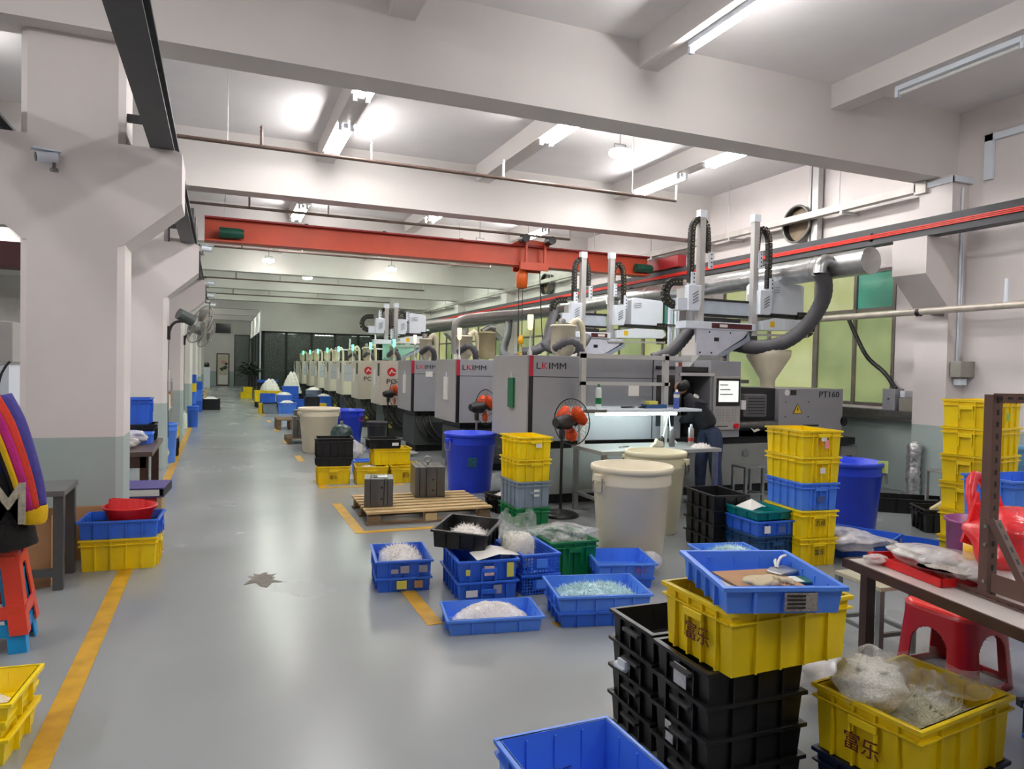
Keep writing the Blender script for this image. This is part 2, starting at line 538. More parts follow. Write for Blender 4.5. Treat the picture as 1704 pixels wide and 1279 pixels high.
# windows: steel frames with frosted panes lit from the yard outside
def pane_mat(name, a, b, s, tex=1.6):
    m = bpy.data.materials.new(name); m.use_nodes = True
    nt = m.node_tree; bs = nt.nodes['Principled BSDF']
    g = nt.nodes.new('ShaderNodeTexCoord')
    n = nt.nodes.new('ShaderNodeTexNoise'); n.inputs['Scale'].default_value = tex; n.inputs['Detail'].default_value = 2
    nt.links.new(g.outputs['Object'], n.inputs['Vector'])
    r = nt.nodes.new('ShaderNodeValToRGB')
    r.color_ramp.elements[0].position = 0.35; r.color_ramp.elements[0].color = lin(a)
    r.color_ramp.elements[1].position = 0.65; r.color_ramp.elements[1].color = lin(b)
    nt.links.new(n.outputs['Fac'], r.inputs['Fac'])
    nt.links.new(r.outputs['Color'], bs.inputs['Emission Color'])
    bs.inputs['Emission Strength'].default_value = s
    bs.inputs['Base Color'].default_value = lin((90, 100, 70))
    bs.inputs['Roughness'].default_value = 0.12
    return m
PG = [pane_mat('frosted_pane_yellow', (196, 200, 124), (222, 226, 170), 0.30),
      pane_mat('frosted_pane_green', (128, 150, 104), (184, 196, 136), 0.27, 1.2),
      pane_mat('frosted_pane_teal', (10, 100, 90), (70, 180, 160), 0.28, 1.1)]
FRAME = mat('window_frame_steel', (132, 126, 118), 0.4, metal=0.5, var=0.15)
wi = 0
for k, (a, b) in enumerate(WY):
    if a < -4 or a > 33: continue
    wi += 1
    w = bpy.data.objects.new('window_%d' % wi, None); C.objects.link(w)
    struct(w, 'frosted yellow-green steel window, %s along the right wall' % ['nearest', 'second', 'third', 'fourth', 'fifth', 'sixth'][wi-1])
    cuts = [a+0.03, a+0.70, a+1.45, a+2.5, b-0.03]
    for i, y in enumerate(cuts):
        d = 0.05 if i != 2 else 0.09
        MB().box(X1-0.01, X1+0.07, y-d/2, y+d/2, 1.16, 3.14).build('mullion', FRAME, w)
    for z in (1.18, 2.56, 3.12):
        for i in range(4):
            MB().box(X1, X1+0.06, cuts[i]+0.02, cuts[i+1]-0.02, z-0.025, z+0.025).build('transom', FRAME, w)
    for i in range(4):
        MB().box(X1+0.03, X1+0.04, cuts[i], cuts[i+1], 1.19, 2.54).build('pane', PG[1] if i == 0 else PG[(i+k) % 2], w)
        MB().box(X1+0.03, X1+0.04, cuts[i], cuts[i+1], 2.58, 3.10).build('pane', PG[2] if i == 0 else PG[0], w)
    MB().box(8.56, X1, a-0.5, b+0.3, 1.03, 1.12).build('window_sill', STEELD, w)
# crane rails
def rail(x, lab, side):
    t = thing('crane_rail', lab, 'rail', (x, 0, 3.34))
    MB().box(-0.09, 0.09, YB+0.2, 46, 0, 0.02).box(-0.02, 0.02, YB+0.2, 46, 0.02, 0.19).box(-0.09, 0.09, YB+0.2, 46, 0.19, 0.215).build('rail_beam', RAILM, t)
    MB().box(-0.02, 0.02, YB+0.2, 46, 0.215, 0.245).build('rail_head', RAILM, t)
    return t
r = rail(8.16, 'dark steel crane rail with red conductor strips on the right wall', -1)
for i, z in enumerate((0.088, 0.108, 0.128)):
    MB().box(-0.125, -0.10, YB+0.3, 45.5, z-0.007, z+0.007).build('conductor_strip', BUSRED, r)
MB().box(-0.10, -0.092, YB+0.25, 45.8, 0.0, 0.215).build('side_channel', RAILM, r)
for y in range(-5, 45, 3):
    MB().box(-0.10, -0.02, y, y+0.05, 0.05, 0.16).build('bracket', RAILM, r)
rl = rail(-0.46, 'dark steel crane rail along the left columns', 1)
for k in range(-1, 6):
    y = 6.56 + BAY*k
    MB().box(-0.42, -0.08, y+0.1, y+0.15, 0.22, 0.28).build('tie_bracket', RAILM, rl)
rail(-1.74, 'dark steel crane rail on the far side of the left columns', 1)
# overhead crane
g = thing('overhead_crane', 'orange-red travelling crane girder spanning the hall', 'crane', (0, 12.3, 3.5))
MB().box(-0.25, 7.95, -0.14, 0.14, 0, 0.025).build('lower_flange', CRANE, g)
MB().box(-0.25, 7.95, -0.02, 0.02, 0.025, 0.36).build('web', CRANE, g)
MB().box(-0.25, 7.95, -0.12, 0.12, 0.36, 0.385).build('upper_flange', CRANER, g)
for x in (-0.47, 8.16):
    MB().box(x-0.10, x+0.10, -0.9, 0.9, 0.10, 0.33).build('end_carriage', RAILM if x < 0 else CRANER, g, bevel=0.01)
    for y in (-0.7, 0.7):
        MB().cyl((x-0.05, y, 0.155), (x+0.05, y, 0.155), 0.075).build('wheel', RAILM, g)
MOTG = mat('dark_green_motor', (10, 70, 52), 0.4)
for x in (0.12, 7.75):
    MB().cyl((x-0.16, -0.16, 0.13), (x+0.16, -0.16, 0.13), 0.085, n=14).cyl((x+0.16, -0.16, 0.13), (x+0.21, -0.16, 0.13), 0.07, n=14).build('drive_motor', MOTG, g)
for x in (1.3, 2.6, 4.0):
    MB().box(x-0.03, x+0.03, -0.06, 0.0, 0.385, 0.41).build('cable_clip', RAILM, g)
h = thing('chain_hoist', 'orange electric hoist trolley hanging under the crane girder', 'hoist', (5.22, 12.3, 3.5))
HO = mat('hoist_orange', (214, 96, 30), 0.4, var=0.1)
MB().box(-0.12, 0.45, -0.20, -0.15, -0.08, 0.06).box(-0.12, 0.45, 0.15, 0.20, -0.08, 0.06).box(0.36, 0.40, -0.20, -0.15, 0.06, 0.48).box(-0.02, 0.02, -0.20, -0.15, 0.06, 0.48).prism([(-0.25,0.39),(0.5,0.39),(0.42,0.46),(-0.05,0.50)], 'y', -0.14, 0.14).build('trolley', CRANE, h)
for x in (-0.10, 0.42):
    MB().cyl((x, -0.42, 0.46), (x, -0.20, 0.46), 0.075, n=14).build('motor', MDARK, h)
MB().lathe([(0.02,-0.42),(0.10,-0.40),(0.11,-0.2),(0.11,-0.12),(0.06,-0.08),(0.05,-0.03)], 16).build('hoist_body', HO, h)
for x in (-0.06, 0.02):
    MB().cyl((x, 0, -1.3), (x, 0, -0.35), 0.008, n=6).build('chain', WIRE, h)
MB().lathe([(0.01,-1.46),(0.05,-1.44),(0.06,-1.36),(0.03,-1.30),(0.02,-1.28)], 12).build('hook_block', mat('hook_yellow', (240, 176, 30), 0.4), h)
hk = [(0.0,0,-1.44),(0.02,0,-1.50),(0.06,0,-1.55),(0.05,0,-1.62),(-0.01,0,-1.65),(-0.06,0,-1.60)]
MB().tube(hk, 0.016, 8, step=0.02).build('hook', MATS['hook_yellow'], h)
MB().tube([(0.36,0,-0.05),(0.40,0.0,-0.7),(0.46,0,-1.5)], 0.009, 6, step=0.2).build('pendant_cable', WIRE, h)
# exhaust duct along the right wall
d = thing('exhaust_duct', 'round galvanised exhaust duct with elbows above the machines', 'duct', (7.5, 0, 3.03))
MB().cyl((0, 6.55, 0), (0, 36.4, 0), 0.165, n=24).build('main_pipe', GALV, d)
MB().cyl((0, 6.53, 0), (0, 6.56, 0), 0.172, n=24).build('end_cap', GALV, d)
for i in range(22):
    MB().torus((0, 7.4+1.35*i, 0), (0,1,0), 0.166, 0.008, 24, 6).build('seam_ring', GALV, d)
DUCTG = mat('painted_grey_duct', (150, 150, 146), 0.4, metal=0.3)
for i in range(10):
    y = 7.05 + 2.68*i
    MB().tube([(-0.05,y,0.02),(-0.22,y,0.05),(-0.30,y,-0.02),(-0.31,y,-0.12)], 0.085, 14, step=0.03, ridge=0.02).build('elbow', GALV, d)
for i in range(8):
    y = 9.0 + 4.0*i
    MB().bar((0.1,y,0.1),(0.6,y,0.33),0.03).build('wall_bracket', RAILM, d)
# cable tray, pipes and conduits on the right wall
TRAYM = mat('weathered_tray', (188, 183, 178), 0.5, metal=0.2, var=0.14, scale=5)
ct = thing('cable_tray', 'white metal cable tray along the upper right wall', 'cable tray', (8.5, 0, 4.02))
MB().box(-0.06, 0.06, 6.7, 36.4, 0, 0.10).build('tray', TRAYM, ct)
for i in range(12):
    MB().box(-0.05, 0.30, 7.9+2.5*i, 7.94+2.5*i, -0.04, 0).build('bracket', ALU, ct)
    MB().cyl((0, 8.0+2.5*i, 0.1), (0, 8.0+2.5*i, 0.98), 0.008, n=6).build('hanger_rod', ALU, ct)
MB().box(-0.06, 0.06, 6.55, 6.72, -0.03, 0.13).build('tray_end', TRAYM, ct)
pp = thing('wall_pipe', 'long pale water pipe crossing the right wall at head height', 'pipe', (8.3, 0, 2.42))
MB().cyl((0, 3.0, 0.02), (0, 9.6, 0.0), 0.045, n=14).build('pipe', mat('pale_pipe', (196, 188, 176), 0.4, metal=0.3, var=0.15), pp)
MB().cyl((0, 6.45, 0.0), (0, 6.5, 0.0), 0.052, n=14).build('pipe_collar', MDARK, pp)
for y in (5.38, 5.12):
    MB().cyl((0, y, 0.03), (0, y, 0.32), 0.022, n=10).cyl((0, y, 0.02), (0, y, 0.07), 0.034, n=10).build('riser_stub', WHT, pp)
MB().bar((0, 6.3, -0.03), (0.25, 6.3, -0.03), 0.04).bar((0, 9.0, -0.03), (0.5, 9.0, -0.03), 0.04).build('bracket', STEELD, pp)
cd = thing('wall_conduit', 'white vertical conduit ending in a grey switch box on the pilaster', 'conduit', (8.66, 6.2, 0))
MB().cyl((0, 0, 1.8), (0, 0, 4.0), 0.014, n=8).cyl((0.04, 0, 1.8), (0.04, 0, 3.4), 0.012, n=8).build('tube', WHT, cd)
MB().box(-0.12, 0.14, -0.14, 0.0, 1.60, 1.80).build('switch_box', mat('switch_box_grey', (150, 147, 138), 0.5), cd, bevel=0.006)
MB().box(-0.05, 0.07, -0.09, 0.0, 1.50, 1.58).build('socket', WHT, cd, bevel=0.004)
t2 = thing('wall_trunking', 'white plastic trunking stepping round the pilaster near the ceiling', 'trunking', (8.5, 0, 4.1))
MB().box(-0.03, 0.0, 6.18, 6.7, -0.05, 0.02).box(-0.03, 0.3, 6.16, 6.2, -0.05, 0.02).build('lower_run', WHT, t2)
MB().box(0.24, 0.29, 5.9, 6.0, -0.05, 0.5).box(0.24, 0.29, 3.0, 6.0, 0.42, 0.5).build('upper_run', WHT, t2)
vt = thing('vertical_trunking', 'grey vertical steel trunking beside the exhaust fan', 'trunking', (8.7, 8.62, 0))
MB().box(-0.05, 0.05, -0.06, 0.06, 3.25, 5.0).build('channel', ALU, vt)
MB().box(-0.04, 0.04, 0.10, 0.14, 3.3, 5.0).build('side_rod', ALU, vt)
for i, y in enumerate((8.95, 18.6)):
    e = thing('wall_exhaust_fan', 'round steel exhaust fan set in the wall, %s' % ('nearest' if i == 0 else 'further down the hall'), 'exhaust fan', (8.72, y, 4.02))
    MB().cyl((-0.12,0,0),(0.08,0,0),0.29,n=28,cap=False).torus((-0.12,0,0),(1,0,0),0.29,0.02).build('housing', STEELD, e)
    MB().cyl((-0.02,0,0),(0.0,0,0),0.27,n=28).build('shutter', mat('rusty_brown_plate', (120, 104, 84), 0.5, var=0.2), e)
eb = thing('isolator_box', 'grey isolator box on the window sill', 'switch box', (8.68, 7.1, 1.12))
MB().box(-0.09, 0.09, -0.08, 0.12, 0, 0.30).build('box', MGREY, eb, bevel=0.006)
MB().cyl((-0.10, 0.02, 0.16), (-0.09, 0.02, 0.16), 0.012, n=8).build('knob', MDARK, eb)
eb2 = thing('meter_box', 'small beige meter box beside the grey isolator', 'switch box', (8.68, 6.85, 1.12))
MB().box(-0.10, 0.10, -0.12, 0.10, 0, 0.18).build('box', mat('meter_beige', (150, 146, 138), 0.5), eb2, bevel=0.006)
MB().box(-0.09, 0.06, 0.02, 0.09, 0.19, 0.28).build('socket', WHT, eb2)
tag(MB().tube([(8.70,7.95,2.45),(8.71,7.8,2.17),(8.72,7.6,1.86),(8.71,7.3,1.64),(8.70,7.1,1.42)], 0.03, 10, step=0.06, ridge=0.04).build('power_cable', HOSED),
    'thick black cable curving down across the window to the isolator', 'cable')
# sprinkler pipes under the ceiling
PIPEB = mat('brown_sprinkler_pipe', (110, 92, 84), 0.4, metal=0.3, var=0.2)
for i, (y, z, xe) in enumerate(((8.45, 4.0, 5.92), (12.0, 4.03, 6.05), (16.1, 4.0, 6.0), (22.1, 4.0, 6.0), (27.1, 4.0, 6.0))):
    s = thing('sprinkler_pipe', '%s thin sprinkler pipe crossing below the ceiling' % ['nearest', 'second', 'third', 'fourth', 'fifth'][i], 'pipe', (0, y, z))
    MB().cyl((-0.5,0,0),(xe,0,0),0.022,n=10).build('pipe', PIPEB, s)
    MB().cyl((xe,0,-0.02),(xe,0,0.22),0.016,n=8).build('end_riser', ALU, s)
    for x in (0.05, 5.2): MB().cyl((x,0,0),(x,0,ZC-z),0.006,n=6).build('hanger_rod', ALU, s)
    for x in (0.4, 1.62, 3.3):
        MB().cyl((x,0,0),(x,0,0.17),0.016,n=8).lathe([(0.02,0.17),(0.012,0.2),(0.022,0.21),(0.004,0.24)],8,(x,0,0)).build('sprinkler_head', PIPEB if x < 1 else ALU, s)
for i, (x, y) in enumerate(((0.45, 7.0), (2.65, 7.0), (6.6, 7.2))):
    s = thing('ceiling_detector', 'small white smoke detector on the ceiling, %s' % ['left', 'middle', 'right'][i], 'detector', (x, y, ZC))
    MB().lathe([(0.05,0),(0.05,-0.02),(0.02,-0.05),(0.02,-0.1)],12).build('base', WHT, s)
    MB().lathe([(0.012,-0.1),(0.035,-0.12),(0.03,-0.15),(0.005,-0.16)],10).build('sensor', STEELD, s)

# ------------------------------------------------------------------ lamps
def tube_lamp(x, y0, y1, label, lit=True, far=False, twin=True):
    t = thing('tube_lamp', label, 'lamp', (x, (y0+y1)/2, 4.72), group='fluorescent battens under the cross beams')
    L = (y1-y0)/2
    MB().box(-0.03, 0.03, -L, L, -0.05, 0).build('batten', WHT, t)
    mm = (LITF if far else LIT) if lit else OFFT
    xs = (-0.075, 0.075) if twin else (0.0,)
    for dx in xs:
        zz = -0.055 if twin else -0.085
        MB().cyl((dx, -L+0.03, zz), (dx, L-0.03, zz), 0.019, n=10).build('tube', mm, t)
        for s_ in (-1, 1):
            MB().box(dx-0.022, dx+0.022, s_*L-0.02, s_*L+0.02, zz-0.03, 0).build('end_holder', WHT, t)
    return t
k = 0
for x, y0, y1, lit, where in ((4.09, 4.35, 5.66, True, 'nearest, above the right foreground'), (6.74, 4.30, 5.60, False, 'unlit, nearest the right wall'),
                         (1.48, 7.05, 8.35, True, 'just behind the first beam, left row'), (1.48, 9.45, 10.8, True, 'second in the left row'),
                         (4.08, 7.55, 8.87, True, 'behind the first beam, middle row'), (6.72, 7.45, 8.76, True, 'behind the first beam, right row'), (6.72, 9.45, 10.72, True, 'second in the right row'),
                         (1.48, 14.6, 15.95, True, 'left row beyond the second beam'), (6.70, 14.5, 15.8, True, 'right row beyond the second beam'), (4.08, 13.4, 14.7, True, 'middle row beyond the second beam')):
    tube_lamp(x, y0, y1, '%s ceiling tube lamp %s' % ('white' if lit else 'dead white', where), lit, twin=(x < 2 or (x > 4 and y0 > 7)) and lit)
for i, y in enumerate((17.5, 22.6, 27.6)):
    for x in (1.48, 4.08, 6.72):
        tube_lamp(x, y+0.5, y+1.9, 'glowing tube lamp in the %s far bay, %s row' % (['first', 'second', 'third', 'last'][i], {1.48: 'left', 4.08: 'middle', 6.72: 'right'}[x]), far=True)
tube_lamp(4.08, 33.2, 34.6, 'added tube lamp brightening the wall above the glass partition', far=True)  # added lamp, there only to lift the header wall
for x, y, w_ in ((1.48, 2.6, 'overhead left of the viewer'), (1.48, -1.8, 'behind the viewer, left row'), (4.08, -1.8, 'behind the viewer, middle row'), (6.72, -1.8, 'behind the viewer, right row'), (6.72, 2.0, 'overhead right of the viewer'),
                 (1.48, 37.9, 'in the corridor beside the glass partition'), (1.48, 42.6, 'in the corridor near the far wall'), (1.48, 46.6, 'added to brighten the far wall')):  # the last tube is an extra lamp that lifts the end wall
    tube_lamp(x-(0.9 if y > 36 else 0), y, y+1.3, 'tube lamp '+w_, far=y > 30)
for x, y, w_ in ((-2.88, 2.2, 'beside the viewer'), (-5.5, 4.6, 'added to brighten the first column'), (-2.88, 8.0, 'behind the first column'), (-5.5, 2.2, 'deep beside the viewer'), (-5.5, 8.0, 'deep behind the first column'), (-5.5, 14, 'deep behind the second column'), (-5.5, 20, 'deep behind the third column'), (-2.88, 26, 'behind the fifth column'), (-2.88, 32.6, 'behind the sixth column'), (-2.88, 38.5, 'behind the seventh column'), (-2.88, 43.5, 'added to light the far corridor')):  # extra tubes: one lifts the first column, one the far corridor
    tube_lamp(x, y, y+1.3, 'side hall tube lamp '+w_)
def high_bay(x, y, zdrop, label):
    t = thing('pendant_lamp', label, 'lamp', (x, y, ZC), group='round pendant lamps')
    MB().cyl((0,0,-zdrop+0.14),(0,0,0),0.008,n=6).build('rod', WIREG, t)
    MB().bar((-0.09,0,-zdrop+0.13),(0.09,0,-zdrop+0.13),0.012).bar((-0.09,0,-zdrop+0.13),(-0.09,0,-zdrop+0.06),0.012).bar((0.09,0,-zdrop+0.13),(0.09,0,-zdrop+0.06),0.012).build('bracket', WIREG, t)
    MB().lathe([(0.02,-zdrop+0.09),(0.10,-zdrop+0.075),(0.15,-zdrop+0.04)],24).build('housing', WHT, t)
    MB().lathe([(0.15,-zdrop+0.04),(0.155,-zdrop),(0.13,-zdrop-0.03),(0.06,-zdrop-0.045),(0.005,-zdrop-0.05)],24).build('diffuser', BULB, t)
for i, (x, y) in enumerate(((3.2, 38.6), (5.2, 39.6), (7.0, 38.6))):
    t = thing('office_lamp', 'tube lamp glowing behind the far glass partition, %s' % ['left', 'middle', 'right'][i], 'lamp', (x, y, 4.15 if i == 1 else 4.15))
    MB().cyl((0,0,-0.95),(0,0,0.85),0.008,n=6).build('rod', WIREG, t)
    MB().box(-0.5, 0.5, -0.03, 0.03, -1.0, -0.95).build('batten', WHT, t)
    MB().cyl((-0.48,0,-1.02),(0.48,0,-1.02),0.02,n=8).build('tube', mat('lit_office_tube', (255, 255, 255), 0.5, emit=(235, 255, 245), estr=14), t)
high_bay(5.17, 8.75, 0.36, 'bright round pendant lamp behind the first beam')
for i, (x, y) in enumerate(((1.2, 20.6), (2.6, 24.0), (4.6, 20.6), (5.4, 15.2))):
    high_bay(x, y, 0.62, '%s of the small round lamps glowing in the far bays' % ['leftmost', 'second from the left', 'third from the left', 'rightmost'][i])

# ------------------------------------------------------------------ far end: glazed partition and end wall
gp = bpy.data.objects.new('wall_glass', None); C.objects.link(gp); gp.location = (0, 36.6, 0)
struct(gp, 'dark glazed office partition with black frame at the hall end')
MB().box(1.9, X1, -0.08, 0.12, 3.14, 4.15).build('header_wall', BEAMM, gp)
xs = [1.95, 3.0, 4.2, 5.35, 6.5, 7.65, 8.75]
FB = mat('black_frame', (20, 20, 22), 0.4)
for x in xs:
    MB().box(x-0.05, x+0.05, -0.06, 0.06, 0, 3.14).build('post', FB, gp)
MB().box(1.9, X1, -0.06, 0.06, 3.04, 3.14).build('head_rail', FB, gp)
for i in range(6):
    MB().box(xs[i]+0.05, xs[i+1]-0.05, -0.01, 0.01, 0.02, 3.04).build('pane', GLASS, gp)
MB().box(1.82, 2.0, -0.1, 14.4, 3.14, 4.15).build('side_header', BEAMM, gp)
MB().box(1.88, 1.94, 0.06, 14.3, 0.02, 3.14).build('side_pane', mat('dark_side_glass', (40, 44, 44), 0.12), gp)
for y in (0.0, 3.6, 7.2, 10.8): MB().box(1.85, 1.97, y+0.06, y+0.14, 0, 3.14).build('post', FB, gp)
MB().box(1.76, 1.82, -0.12, -0.04, 0, 4.15).build('corner_trim', WHT, gp)
dr = bpy.data.objects.new('door_1', None); C.objects.link(dr)
struct(dr, 'tall grey glazed door panel in the far wall')
MB().box(0.92, 1.80, YE-0.06, YE-0.03, 0.02, 3.35).build('pane', mat('grey_door_glass', (108, 112, 112), 0.1), dr)
MB().box(0.86, 0.92, YE-0.10, YE-0.02, 0, 3.42).box(1.76, 1.82, YE-0.10, YE-0.02, 0, 3.42).box(0.92, 1.76, YE-0.10, YE-0.02, 3.35, 3.42).build('frame', FB, dr)
pc = thing('hanging_scroll', 'tall framed flower picture leaning on the far wall', 'picture', (0.17, YE-0.08, 0.0))
MB().box(-0.40, 0.40, -0.03, 0.03, 0, 2.15).build('frame', BROWNT, pc)
MB().box(-0.33, 0.33, -0.045, -0.03, 0.08, 2.08).build('paper', mat('aged_paper', (206, 196, 178), 0.7), pc)
for x, z, r_, m_ in ((0.02, 1.55, 0.14, 'petal_pink'), (0.14, 1.2, 0.13, 'ink_leaf'), (-0.06, 1.1, 0.12, 'ink_leaf'), (0.2, 1.45, 0.1, 'ink_leaf')):
    mm = mat(m_, (210, 150, 140) if m_ == 'petal_pink' else (70, 72, 62), 0.7)
    MB().prism([(x+r_*math.cos(t)*(1+0.3*math.sin(3*t)), z+r_*math.sin(t)) for t in [2*PI*q/12 for q in range(12)]], 'y', -0.05, -0.045).build('painted_flower' if m_ == 'petal_pink' else 'painted_leaf', mm, pc)
MB().box(-0.25, 0.30, -0.05, -0.045, 0.12, 0.72).build('white_panel', PAPER, pc)
tag(MB().box(-0.32, 0.62, YE-0.12, YE-0.01, 3.50, 4.12).build('wall_monitor', mat('dark_screen', (22, 18, 34), 0.15)), 'dark wall monitor high on the far wall', 'monitor')
wd = thing('water_dispenser', 'white dispenser standing by the far left corner', 'dispenser', (-0.75, 46.5, 0))
MB().box(-0.2, 0.2, -0.2, 0.2, 0, 1.25).build('body', WHT, wd, bevel=0.02)
MB().lathe([(0.13,1.25),(0.14,1.3),(0.14,1.5),(0.03,1.55)],14).build('bottle', MDARK, wd)
pl = thing('potted_plant', 'dark potted plant in front of the far glass partition', 'plant', (1.28, 35.6, 0))
MB().lathe([(0.14,0),(0.2,0.4),(0.2,0.45),(0.16,0.45)],16).build('pot', TERRA, pl)
MB().tube([(0,0,0.4),(0.03,0,0.9),(0,0.02,1.4)],0.03,8,step=0.2).build('stem', BROWNT, pl)
lf = MB()
for i in range(170):
    a = random.uniform(0, 2*PI); e = random.uniform(-0.3, 1.3); r_ = random.uniform(0.15, 0.62)
    c0 = Vector((r_*math.cos(a)*math.cos(e)*0.9, r_*math.sin(a)*math.cos(e)*0.9, 1.05+r_*math.sin(e)*1.05))
    d_ = Vector((math.cos(a), math.sin(a), random.uniform(-0.6, 0.6))).normalized()*random.uniform(0.12, 0.2)
    n_ = d_.cross(Vector((random.uniform(-1,1), random.uniform(-1,1), 1))).normalized()*0.045
    lf.add([c0-d_, c0+n_, c0+d_, c0-n_], [(0,1,2,3)])
o = lf.build('foliage', LEAF, pl); o['kind'] = 'stuff'
# ------------------------------------------------------------------ injection moulding machines
ORD = ['nearest', 'second', 'third', 'fourth', 'fifth', 'sixth', 'seventh', 'eighth', 'ninth', 'tenth', 'eleventh']
MY = [7.4 + 2.68*k for k in range(11)]
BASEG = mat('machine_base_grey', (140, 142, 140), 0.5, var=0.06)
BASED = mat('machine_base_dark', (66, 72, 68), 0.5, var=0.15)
def signal(t, x, y, z, m):
    MB().lathe([(0.03,z),(0.03,z+0.04),(0.012,z+0.07),(0.010,z+0.30)],10,(x,y,0)).build('signal_pole', ALU, t)
    MB().lathe([(0.012,z+0.30),(0.03,z+0.32),(0.036,z+0.47),(0.03,z+0.48)],12,(x,y,0)).build('signal_lamp', m, t)
def loader(t, x, y, z, h=0.32, r=0.15, m=None, withhose=True):
    m = m or CREAM
    MB().lathe([(r*0.35,z-0.12),(r*0.95,z),(r,z+0.01),(r,z+h),(r*1.08,z+h),(r*1.08,z+h+0.02),(r*0.9,z+h+0.03)],20,(x,y,0)).build('hopper_loader', m, t)
    MB().lathe([(0.05,z+h+0.03),(0.05,z+h+0.09),(0.02,z+h+0.12)],12,(x-0.02,y,0)).build('loader_motor', STEELD, t)
    MB().tube([(x+r*0.6,y,z+h+0.03),(x+r*1.2,y,z+h+0.10),(x+r*1.7,y,z+h),(x+r*1.8,y,z+0.1),(x+r*1.8,y,z-0.1)],0.04,10,step=0.05).build('suction_pipe', CREAM, t)
    if withhose:
        MB().tube([(x-r*0.9,y-0.05,z+0.03),(x-r*0.2,y-0.25,z+0.13),(x+r*0.6,y-0.28,z+0.06),(x+r*1.0,y-0.2,z-0.10)],0.05,10,step=0.028,ridge=0.12).build('flexible_hose', HOSE, t)
def under_hoses(t, n, x0):
    for i in range(n):
        x = x0+0.13*i
        MB().tube([(x,0.2,0.8),(x-0.02,0.05,0.55),(x+0.10,-0.02,0.32),(x+0.30,0.02,0.20),(x+0.5,0.12,0.22)],0.022,8,step=0.06).build('hydraulic_hose', HOSED, t)
def logo_lkimm(t, x, z, s):
    text('logo_text', 'L', s, INK, t, (x, -0.004, z), bold=0.0, sx=1.2)
    text('logo_text', 'K', s, REDLOGO, t, (x+s*0.66, -0.004, z), bold=0.0, sx=1.2)
    text('logo_text', 'IMM', s, INK, t, (x+s*1.5, -0.004, z), bold=0.0, sx=1.25)
def oval(t, y, z, m):
    MB().prism([(y+0.075*math.cos(q), z+0.10*math.sin(q)) for q in [2*PI*i/20 for i in range(20)]], 'x', -0.004, 0.0).build('oval_sticker', m, t)
def grey_machine(k, top, dep, lab, tagm):
    t = thing('moulding_machine', lab, 'machine', (3.25, MY[k], 0), group='injection moulding machines in a row')
    MB().box(0.15, 4.8, 0.18, 0.95, 0, 0.12).build('plinth', MDARK, t)
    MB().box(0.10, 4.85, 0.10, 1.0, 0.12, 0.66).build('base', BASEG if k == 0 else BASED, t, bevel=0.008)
    MB().box(0.12, 4.8, 0.14, 1.0, 0.66, 0.76).build('dark_band', MDARK, t)
    MB().box(0.0, 2.09, 0.0, dep, 0.76, top).build('clamp_cover', MGREY, t, bevel=0.006)
    MB().box(-0.006, 0.0, 0.02, dep-0.02, 0.77, top-0.01).build('end_panel', MGREYL, t)
    MB().box(0.0, 0.055, -0.005, 0.0, 0.765, top-0.24).build('black_stripe', STRIPE, t)
    MB().box(0.0, 0.055, -0.005, 0.0, top-0.24, top-0.005).build('red_stripe', STRIPER, t)
    MB().box(0.06, 1.75, -0.003, 0.0, top-0.25, top-0.243).build('seam', STRIPE, t)
    logo_lkimm(t, 0.085, top-0.155, 0.105)
    signal(t, 0.13, 0.28, top, SIGA if k in (0, 1) else SIGW)
    oval(t, dep*0.62, top-0.22, BLULOGO)
    MB().box(-0.03, -0.006, dep*0.34, dep*0.34+0.17, top-0.62, top-0.27).build('hanging_tag', tagm, t)
    MB().bar((-0.015, dep*0.34+0.08, top-0.27), (-0.015, dep*0.34+0.08, top-0.20), 0.012).build('tag_hook', WHT, t)
    return t
m1 = grey_machine(0, 1.75, 1.15, 'nearest grey moulding machine with control screen and PT160 cover', GRNTAG)
m2 = grey_machine(1, 1.71, 1.10, 'second grey moulding machine behind the orange fan and blue bin', PAPER)
m3 = grey_machine(2, 1.70, 1.05, 'third grey moulding machine with a paper note on its front', PAPER)
MB().box(0.27, 0.40, -0.006, 0.0, 1.40, 1.50).build('paper_note', PAPER, m3)
# front details of the nearest machine (x is measured from the aisle end)
MB().box(1.72, 1.98, -0.012, 0.0, 1.18, 1.55).build('door_window', mat('smoky_window', (46, 46, 48), 0.1), m1)
MB().box(1.72, 1.98, -0.012, 0.0, 0.92, 1.06).build('door_window', MATS['smoky_window'], m1)
MB().box(1.70, 1.98, -0.012, 0.0, 1.62, 1.66).build('vent_slot', MDARK, m1)
MB().box(1.66, 1.67, -0.006, 0.0, 0.77, 1.74).build('seam', STRIPE, m1)
MB().bar((2.02,-0.05,1.05),(2.02,-0.05,1.40),0.02).bar((2.02,-0.05,1.07),(2.02,0,1.07),0.02).bar((2.02,-0.05,1.38),(2.02,0,1.38),0.02).build('door_handle', MDARK, m1)
MB().box(1.99, 2.03, -0.006, 0, 1.66, 1.71).build('warning_sticker', PAPER, m1)
MB().box(2.035, 2.085, -0.006, 0, 1.66, 1.71).build('warning_sticker', mat('sticker_red', (150, 40, 36), 0.5), m1)
